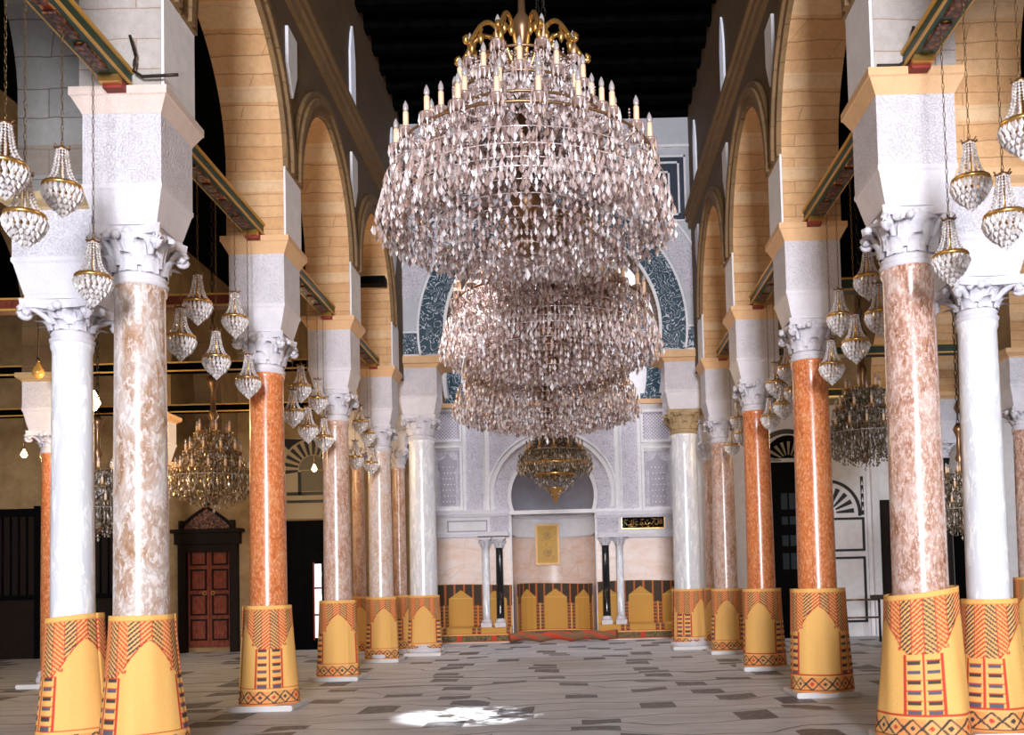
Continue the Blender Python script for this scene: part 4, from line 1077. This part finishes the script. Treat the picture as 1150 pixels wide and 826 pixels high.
    for (rr, zt_, L_) in under:
        n = int(78*rr*dens)+4
        for i in range(n):
            a = 2*PI*i/n+rr*3+random.uniform(-.03, .03); m = 3; rr_ = rr+random.uniform(-.03, .03)
            for q in range(m): drop(b, (rr_*cos(a), rr_*sin(a), zt_-q*L_/m+random.uniform(-.02, .02)), random.uniform(.011, .022)*s, L_/m*random.uniform(.8, 1.1))
        torus(b, rr, zt_+.01, .004)
    drop(b, (0, 0, under[-1][1]-under[-1][2]), .025*s, .10*s)
    out_.append(('basket', mesh('basket', b, cry), 'stuff'))
    b = NB()      # loose prisms between the tiers
    prof = [(R, .15)]+[(r_, z) for r_, z, _ in tiers]
    cnt = int(2600*dens)
    for i in range(cnt):
        q = random.uniform(0, len(prof)-1.001)
        k_ = int(q); t_ = q-k_; rr = (prof[k_][0]+(prof[k_+1][0]-prof[k_][0])*t_)*random.uniform(.55, 1.0); z = prof[k_][1]+(prof[k_+1][1]-prof[k_][1])*t_-random.uniform(.0, .18)
        a = random.random()*2*PI; h = random.uniform(.04, .10)*s
        drop(b, (rr*cos(a), rr*sin(a), z), h*.22+.005, h)
        if i % 3 == 0:
            for w_ in range(4): bead(b, (rr*cos(a), rr*sin(a), z+.012+w_*.024), .010*s)
    out_.append(('prisms', mesh('prisms', b, cry), 'stuff'))
    return out_
def build_chandelier(name, label, group, loc, tiers, R, crown, under, mats, s=1.0, dens=1.0, ztop=10.0, top=2.1, glow=None, capm='bulb'):
    t = thing(name, label, 'chandelier', loc, group)
    for n_, me, kd in chandelier_parts(tiers, R, crown, under, mats, s, dens, top=top):
        o = bpy.data.objects.new(n_, me); C.objects.link(o); o.parent = t
        if kd: o['kind'] = kd
    cm, bmh = candle_meshes(s, capm)
    for ti, (r_, z, n) in enumerate(tiers):
        for i in range(n):
            a = 2*PI*(i+.5*(ti % 2))/n
            c = bpy.data.objects.new('candle', cm); C.objects.link(c); c.parent = t; c.location = (r_*cos(a), r_*sin(a), z)
            g = bpy.data.objects.new('bulb', bmh); C.objects.link(g); g.parent = c
    return t
def add_chain(t, z0, z1, r=.02):
    b = NB(); L = z1-z0; n = max(4, int(L/.11))
    for i in range(n):
        z = L*(i+.5)/n; a = (i % 2)*PI/2
        tube(b, [(cos(a)*.025*cos(q), sin(a)*.025*cos(q), z+.062*sin(q)) for q in [2*PI*j/8 for j in range(9)]], .008, 5)
    obj('chain', b, 'iron', t, loc=(0, 0, z0))
tiers = [(1.0, .48, 22), (.72, .70, 16), (.54, .95, 12), (.43, 1.20, 8)]
under = [(.98, -.02, .20), (.84, -.05, .20), (.70, -.09, .20), (.56, -.13, .20), (.42, -.16, .20), (.28, -.20, .18), (.15, -.24, .15)]
Y1, Y2, Y3 = 7.35, 10.3, 12.8
GC = 'great crystal chandeliers down the middle of the nave'
c1 = build_chandelier('crystal_chandelier', 'huge tiered crystal chandelier nearest the camera, topmost in the nave', GC, (0, 0, 0), tiers, 1.10, 1.34, under, ('arm', 'crystal'))
c2 = copy_tree(c1); c2['label'] = 'second crystal chandelier, middle one, with the sunlit white left side'
c3 = copy_tree(c1); c3['label'] = 'third crystal chandelier, partly hidden below the middle one'
for c, px, py, Y, rz, sc_ in ((c1, 591, 246, Y1, 0, 1.0), (c2, 619, 388, Y2, .4, 1.03), (c3, 614, 456, Y3, .9, 1.08)):
    p = at(px, py, Y); c.location = p; c.rotation_euler.z = rz; c.scale = (sc_,)*3
    add_chain(c, 2.0, (10.1-p.z)/sc_)
# brass chandelier before the mihrab
tB = [(.50, .28, 12), (.32, .62, 8)]; uB = [(.58, .02, .16), (.48, -.06, .12), (.34, -.20, .14), (.30, -.28, .12), (.22, -.36, .12), (.14, -.44, .10), (.07, -.50, .10)]
p = at(623, 522, 17.0)
cb = build_chandelier('brass_chandelier', 'smaller gilt and crystal chandelier with a pointed base before the mihrab', None, (p.x, p.y, p.z), tB, .64, None, uB, ('gold', 'crystal_smoke'), .8, 1.2, top=1.2)
add_chain(cb, 1.15, 10.1-p.z)
b = NB(); lathe(b, [(.60, .03), (.64, .0), (.63, -.04), (.56, -.05), (.56, -.02), (.60, .03)], 40, caps=False); lathe(b, [(.36, -.16), (.38, -.19), (.35, -.22), (.36, -.16)], 32, caps=False); lathe(b, [(.02, -.70), (.05, -.6), (.09, -.52), (.16, -.44), (.17, -.42), (.02, -.40)], 16)
obj('gilt_bands', b, 'gold', cb)
tA = [(.52, .22, 14), (.38, .50, 10), (.24, .78, 6)]; uA = [(.52, -.02, .16), (.42, -.08, .16), (.30, -.14, .16), (.18, -.2, .14)]
GA = 'dim brass chandeliers hanging in the side aisles'
p = at(240, 545, 14.0); ca_ = build_chandelier('brass_chandelier', 'glittering amber brass chandelier above the carved red door in the left aisle', GA, (p.x, p.y, p.z), tA, .60, None, uA, ('gold', 'crystal_gold'), .85, 1.1, top=1.0, capm='glow' if False else 'bulb'); add_chain(ca_, .95, 7.7-p.z)
for px, py, Y, lab, sc_, zt_ in ((110, 580, 11.2, 'dark brass chandelier glimpsed between the two left foreground columns', .72, 7.7), (971, 497, 15.2, 'dark brass chandelier with cream candles beside the breccia column in the right aisle', 1.12, 7.7), (1080, 580, 11.8, 'dark chandelier glimpsed between the two right foreground columns', .7, 7.7)):
    c = copy_tree(ca_); c['label'] = lab
    for ch in list(c.children):
        if ch.name.startswith('chain'): bpy.data.objects.remove(ch)
        elif ch.type == 'MESH' and ch.data.materials[0] == MAT['crystal_gold']:
            ch.data = ch.data.copy(); ch.data.materials[0] = MAT['crystal_smoke']
    p = at(px, py, Y); c.location = p; c.scale = (sc_,)*3; add_chain(c, .95, (zt_-p.z)/sc_)
# ------------------------------------------------------------------ lit lamps
def bulb_lamp(px, py, Y, r, label, mat, power, ztop, lit=True):
    p = at(px, py, Y)
    t = thing('hanging_lamp', label, 'lamp', p, 'hanging glass bulb lamps in the aisles')
    b = NB(); lathe(b, [(.004, -r), (r*.6, -r*.8), (r, -r*.1), (r*.8, r*.6), (r*.35, r*1.3), (r*.2, r*2.0)], 16); obj('glass', b, mat, t)
    b = NB(); lathe(b, [(r*.25, r*1.7), (r*.35, r*1.9), (r*.2, r*2.4)], 12); obj('holder', b, 'bronze', t)
    b = NB(); tube(b, [(0, 0, r*2.3), (0, 0, ztop-p.z)], .008, 5); obj('cord', b, 'iron', t)
    if power:
        l = bpy.data.lights.new('bulb_light', 'POINT'); l.energy = power; l.color = (1, .62, .28); l.shadow_soft_size = r
        o = bpy.data.objects.new('bulb_light', l); C.objects.link(o); o.location = (0, -r*1.5, -r*1.6); o.parent = t
bulb_lamp(101, 452, 12.6, .13, 'brightly lit glass lamp behind the right edge of the white left foreground column', 'bright_glow', 60, 7.7)
bulb_lamp(27, 511, 15.0, .05, 'small lit glass bulb hanging left of the white left foreground column', 'glow', 35, 7.7)
bulb_lamp(353, 527, 17.6, .05, 'small lit bulb hanging in front of the black striped arch', 'glow', 12, 7.7)
bulb_lamp(43, 419, 12.4, .08, 'amber glass lamp hanging against the left aisle column', plain('amber_glass', (.55, .28, .06), .15), 0, 7.7)
bulb_lamp(1078, 458, 12.5, .08, 'dark glass lamp hanging between the two right foreground columns', 'bronze', 0, 7.7)
# ------------------------------------------------------------------ light
def area(name, loc, rot, sx, sy, e, col):
    l = bpy.data.lights.new(name, 'AREA'); l.shape = 'RECTANGLE'; l.size = sx; l.size_y = sy; l.energy = e; l.color = col
    o = bpy.data.objects.new(name, l); C.objects.link(o); o.location = loc; o.rotation_euler = rot; return o
area('rear_daylight', (.4, -13, 3.4), (math.radians(90), 0, 0), 3.0, 5.0, 5600, (.93, .94, 1))
area('rear_daylight', (-6.5, -11, 3.0), (math.radians(90), 0, 0), 2.0, 4.0, 90, (.93, .94, 1))  # added rear fill so light reaches the left outer arcade, door unseen
area('rear_daylight', (6.0, -11, 3.0), (math.radians(90), 0, 0), 2.0, 4.0, 260, (1, .9, .8))  # added warm rear fill for the right outer arcade, door unseen
area('dome_daylight', (XC, 19.6, 9.6), (0, 0, 0), 3.5, 2.6, 260, (.95, .95, 1))
for yy in (5.9, 8.9, 12.0, 15.0):      # unseen warm fill lights added to brighten the arch soffits
    for X in (XL, XR):
        l = bpy.data.lights.new('soffit_fill', 'POINT'); l.energy = 17; l.color = (1, .66, .34); l.shadow_soft_size = .3
        o = bpy.data.objects.new('soffit_fill', l); C.objects.link(o); o.location = (X*.62, yy, 4.4)
for X, e in ((-5.3, 120), (4.7, 70), (-10.5, 25)):  # added warm points with no fixture, brightening the aisles beyond their bulbs
    l = bpy.data.lights.new('aisle_fill', 'POINT'); l.energy = e; l.color = (1, .68, .36); l.shadow_soft_size = .4
    o = bpy.data.objects.new('aisle_fill', l); C.objects.link(o); o.location = (X, 16.6, 4.0)
def spot(loc, target, e, ang, blend=.25, col=(1, 1, 1)):
    l = bpy.data.lights.new('sun_patch_spot', 'SPOT'); l.energy = e; l.spot_size = math.radians(ang); l.spot_blend = blend; l.color = col; l.shadow_soft_size = .05
    o = bpy.data.objects.new('sun_patch_spot', l); C.objects.link(o); o.location = loc
    o.rotation_euler = (Vector(target)-Vector(loc)).to_track_quat('-Z', 'Y').to_euler()
spot((-.90, 10.45, 9.7), (-1.04, 9.45, 0), 26000, 9.5, 1.0)      # added spot for the sun patches on second chandelier and floor, source unseen
w = bpy.data.worlds.new('world'); sc.world = w; w.use_nodes = True
w.node_tree.nodes['Background'].inputs[0].default_value = (.75, .85, 1, 1); w.node_tree.nodes['Background'].inputs[1].default_value = .05
vs = sc.view_settings; vs.view_transform = 'Standard'; vs.look = 'None'; vs.gamma = 1; vs.use_curve_mapping = False; vs.exposure = .2
